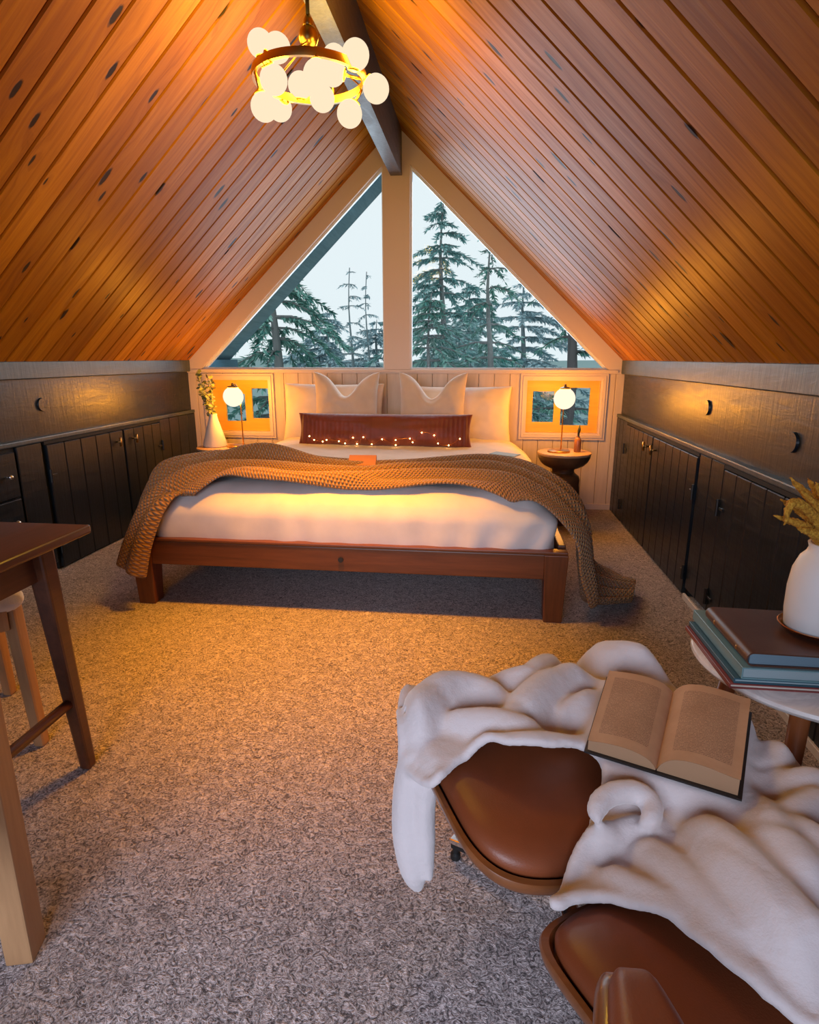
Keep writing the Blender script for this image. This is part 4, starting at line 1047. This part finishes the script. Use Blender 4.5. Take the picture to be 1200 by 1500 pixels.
for side in (0, 1):
    n = 26; s0, s1 = (.012, .485) if side == 0 else (.485, .985)
    thick = .016 if side == 0 else .026
    bm = NB(); uv = bm.loops.layers.uv.new('UVMap')
    top = {}; bot = {}
    for i in range(n+1):
        s = s0+(s1-s0)*i/n
        for j in range(13):
            t_ = .015+.97*j/12; p = bilerp(s, t_)
            q = abs(s-.485)/.5; h = thick*(1-math.exp(-q*10)) + .006*math.sin(min(1, q*1.1)*PI) + .003
            top[i,j] = bm.verts.new((p.x, p.y, zbase(s)+h)); bot[i,j] = None
    for i in range(n):
        for j in range(12):
            f = bm.faces.new((top[i,j], top[i,j+1], top[i+1,j+1], top[i+1,j]))
            for l, (a_, b_) in zip(f.loops, ((i,j),(i,j+1),(i+1,j+1),(i+1,j))): l[uv].uv = (a_/n if side else 1-a_/n, 1-b_/12)
    pg = part(ob, 'page', bm, M['page'], smooth=True)
    bm = NB(); vt = {}
    for i in range(n+1):
        s = s0+(s1-s0)*i/n
        for j in (0, 1):
            t_ = .018+.964*j; p = bilerp(min(max(s, s0+.004), s1-.004), t_); q = abs(s-.485)/.5; h = thick*(1-math.exp(-q*10)) + .006*math.sin(min(1, q*1.1)*PI) + .0022
            vt[i,j,1] = bm.verts.new((p.x, p.y, zbase(s)+h)); vt[i,j,0] = bm.verts.new((p.x, p.y, zbase(s)))
    for i in range(n):
        for j in (0, 1): bm.faces.new((vt[i,j,0], vt[i+1,j,0], vt[i+1,j,1], vt[i,j,1]))
        bm.faces.new((vt[i,0,1], vt[i+1,0,1], vt[i+1,1,1], vt[i,1,1])); bm.faces.new((vt[i,0,0], vt[i+1,0,0], vt[i+1,1,0], vt[i,1,0]))
    for i in (0, n): bm.faces.new((vt[i,0,0], vt[i,1,0], vt[i,1,1], vt[i,0,1]))
    bmesh.ops.recalc_face_normals(bm, faces=bm.faces); part(ob, 'page_block', bm, M['page_edge'])
bm = NB(); cs_ = []
for s, t_ in ((-.006,-.004),(.485,-.004),(1.006,-.002),(1.008,1.004),(.485,1.004),(-.006,1.004)):
    p = bilerp(s, t_); cs_.append((p.x, p.y, zbase(s)-.004))
prism(bm, cs_, (0,0,.0036)); part(ob, 'cover', bm, M['book_cover'])
# ------------------------------------------------------------------ outside: trees beyond the glass
def atY(x, y, Y):
    d = _f + _r*((x-600)/FOC) - _u*((y-750)/FOC); return Vector(CAM) + d*(Y/d.y)
def foliage_mat(name, dark, light):
    m = Mat(name, rough=.8); m.set('Specular IOR Level', .2); geo = m.node('ShaderNodeNewGeometry')
    f = m.noise(m.coords(), 1.7, 3, .6); g = m.math('ADD', m.math('MULTIPLY', geo.outputs['Random Per Island'], .6), m.math('MULTIPLY', f, .4))
    m.color(m.ramp(g, [(.2, dark), (.85, light)])); return m.m
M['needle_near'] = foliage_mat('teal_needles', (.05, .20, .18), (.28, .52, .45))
M['needle_mid'] = foliage_mat('haze_tinted_needles', (.12, .31, .31), (.38, .60, .60))  # mid and far needles step paler with distance: haze painted into the colour
M['needle_far'] = foliage_mat('haze_paled_needles', (.32, .46, .51), (.50, .66, .71))
M['bark'] = wood('grey_bark', (.13, .15, .155), (.25, .26, .26), .9, 2, .6)
M['bark_far'] = plain('haze_paled_bark', (.20, .25, .27), .9)  # bark of the farther trees, paled by the same painted haze
M['bark_dark'] = wood('dark_bark', (.05, .05, .055), (.11, .105, .11), .9, 2, .6)
GZ = -3.2
def conifer(label, px, py, Y, R, mat, bark, seed, dens=1., z_low=-1.5, droop=.5, trunk=.16, gap=.34, leaf=.5):
    r = random.Random(seed); top = atY(px, py, Y); H = top.z - GZ
    t = thing('conifer_tree', label, 'tree', (top.x, Y, GZ), 'trees outside the gable window')
    bm = NB(); pts = [(top.x + .05*math.sin(k*.9), Y + .04*math.cos(k), GZ + H*k/14) for k in range(15)]
    tube(bm, pts, [max(.012, trunk*(1-k/14.)**.85) for k in range(15)], 10); part(t, 'trunk', bm, bark, smooth=True)
    bw = NB(); bl = NB(); z = top.z - .1
    while z > max(GZ+.5, z_low):
        f = (top.z - z)/H; rad = R*min(1, (f*1.35)**.75 + .03)
        for k in range(max(3, int(5*dens))):
            if r.random() > .86: continue
            a = r.uniform(0, 2*PI); ln = rad*r.uniform(.55, 1.1); e = Vector((math.cos(a), math.sin(a), 0)); s = Vector((-e.y, e.x, 0))
            dr = droop*r.uniform(.6, 1.3); P = [Vector((top.x, Y, z)) + e*(ln*q) + Vector((0, 0, ln*(.12*q - dr*q*q))) + s*(.08*ln*q*q*r.uniform(-1,1)) for q in (0, .25, .5, .75, 1)]
            tube(bw, P, [.030*ln/1.5+.006, .02*ln/1.5+.005, .012, .008, .003], 5)
            m = int(170*dens*ln/1.2)
            for i in range(m):
                q = r.uniform(.12, 1); b_ = min(int(q*4), 3); p = P[b_].lerp(P[b_+1], q*4-b_)
                d = (e*r.uniform(.2, 1) + s*r.uniform(-.9, .9) + Vector((0, 0, r.uniform(-1.0, .15)))).normalized(); l = leaf*.46*r.uniform(.35, 1)*(.5+.5*ln/max(R, .1)); w = l*r.uniform(.08, .17)
                n_ = d.cross(Vector((r.uniform(-1,1), r.uniform(-1,1), 1))).normalized(); c1 = p + d*l*.5 + n_*w; c2 = p + d*l*.5 - n_*w
                bl.faces.new([bl.verts.new(v) for v in (p, c1, p + d*l, c2)])
        z -= gap*r.uniform(.6, 1.3)*(.5+.7*f)
    part(t, 'branches', bw, bark); part(t, 'needles', bl, mat)
conifer('tall teal spire conifer in the right pane close to the centre post', 650, 288, 12.5, 2.3, M['needle_mid'], M['bark'], 1, 1.25, -1.5, .45, .15, .30, .5)
conifer('slim grey-trunked conifer in the middle of the right pane', 722, 330, 10., 1.9, M['needle_near'], M['bark'], 2, .8, -1.5, .5, .13, .42, .45)
conifer('dark-trunked conifer close outside by the right lamp and the low corner of the pane', 851, 250, 8., 1.7, M['needle_near'], M['bark_dark'], 3, .8, -1.5, .35, .16, .40, .42)
conifer('drooping conifer filling the low left corner of the left pane', 395, 330, 11., 3.0, M['needle_near'], M['bark'], 4, 1.1, -1.5, .75, .2, .34, .6)
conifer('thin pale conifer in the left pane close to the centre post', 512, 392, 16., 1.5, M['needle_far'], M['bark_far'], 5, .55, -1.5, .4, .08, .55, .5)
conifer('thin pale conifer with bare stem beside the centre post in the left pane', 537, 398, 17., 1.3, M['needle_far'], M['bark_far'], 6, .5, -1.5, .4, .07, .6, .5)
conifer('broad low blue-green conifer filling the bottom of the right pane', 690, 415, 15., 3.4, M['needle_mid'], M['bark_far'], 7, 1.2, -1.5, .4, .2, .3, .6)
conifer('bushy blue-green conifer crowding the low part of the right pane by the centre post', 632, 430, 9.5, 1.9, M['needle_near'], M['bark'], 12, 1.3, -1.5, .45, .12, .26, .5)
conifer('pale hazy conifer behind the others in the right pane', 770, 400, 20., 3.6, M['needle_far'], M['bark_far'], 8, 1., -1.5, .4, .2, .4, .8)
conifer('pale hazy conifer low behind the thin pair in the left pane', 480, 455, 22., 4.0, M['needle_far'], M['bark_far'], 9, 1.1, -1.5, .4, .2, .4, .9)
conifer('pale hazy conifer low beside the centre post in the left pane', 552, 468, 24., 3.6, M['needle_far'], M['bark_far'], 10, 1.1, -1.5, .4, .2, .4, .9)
M['ground'] = plain('haze_tinted_ground', (.22, .33, .33), 1.)  # distance haze mixed into the pale colour of the hill
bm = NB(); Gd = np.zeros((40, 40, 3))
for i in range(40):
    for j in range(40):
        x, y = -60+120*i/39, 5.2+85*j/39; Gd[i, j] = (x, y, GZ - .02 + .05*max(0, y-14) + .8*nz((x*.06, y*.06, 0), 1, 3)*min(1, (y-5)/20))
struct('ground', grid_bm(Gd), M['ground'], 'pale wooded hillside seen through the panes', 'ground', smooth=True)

# ------------------------------------------------------------------ light
w = bpy.data.worlds.new('World'); S.world = w; w.use_nodes = True; bg = w.node_tree.nodes['Background']
bg.inputs[0].default_value = (.88, .95, 1., 1); bg.inputs[1].default_value = .98
def light(kind, name, loc, energy, col, **k):
    l = bpy.data.lights.new(name, kind); l.energy = energy; l.color = col
    for a, v in k.items(): setattr(l, a, v)
    o = bpy.data.objects.new(name, l); COL.objects.link(o); o.location = loc; return o
# daylight through the window behind the viewer and through the big panes, falling from the sky
o = light('AREA', 'rear_window_daylight', (XM, YF-.05, 1.25), 38, (.72, .80, 1.), shape='RECTANGLE', size=2.0, size_y=1.35, spread=1.75); o.rotation_euler = (PI/2-.62, 0, 0)
o = light('AREA', 'gable_window_daylight', (XM, YB+.30, 1.75), 46, (.70, .84, 1.), shape='RECTANGLE', size=2.6, size_y=1.3); o.rotation_euler = (-PI/2 + .25, 0, 0)
# lamps: every globe glows all round
for g in gl: light('POINT', 'globe_glow', g, 2.7, (1., .57, .04), shadow_soft_size=.048, use_soft_falloff=False)
for g in ((.572, 4.23, .872), (-1.775, 4.24, .868)): light('POINT', 'lamp_glow', g, 15., (1., .36, .02), shadow_soft_size=.0745, use_soft_falloff=False)
# added spot under the chandelier, deepens the warm pool on carpet and bed foot
light('SPOT', 'added_pool_spot', (CC.x, CC.y-.14, CC.z-.22), 280, (1., .34, .004), spot_size=1.32, spot_blend=1., shadow_soft_size=.10)

# ------------------------------------------------------------------ camera
cd = bpy.data.cameras.new('Camera'); cam = bpy.data.objects.new('Camera', cd); COL.objects.link(cam); S.camera = cam
cd.sensor_fit = 'VERTICAL'; cd.sensor_height = 36.; cd.lens = FOC/1500*36; cd.clip_start = .02
cam.matrix_world = Matrix(((_r.x, _u.x, -_f.x, CAM[0]), (_r.y, _u.y, -_f.y, CAM[1]), (_r.z, _u.z, -_f.z, CAM[2]), (0,0,0,1)))
S.view_settings.view_transform = 'Standard'; S.view_settings.look = 'None'; S.view_settings.exposure = 0.; S.view_settings.gamma = 1.; S.view_settings.use_curve_mapping = False
S.cycles.use_denoising = True
S.cycles.max_bounces = 8; S.cycles.diffuse_bounces = 5; S.cycles.transparent_max_bounces = 16; S.cycles.caustics_reflective = False; S.cycles.caustics_refractive = False
S.cycles.sample_clamp_indirect = 6.
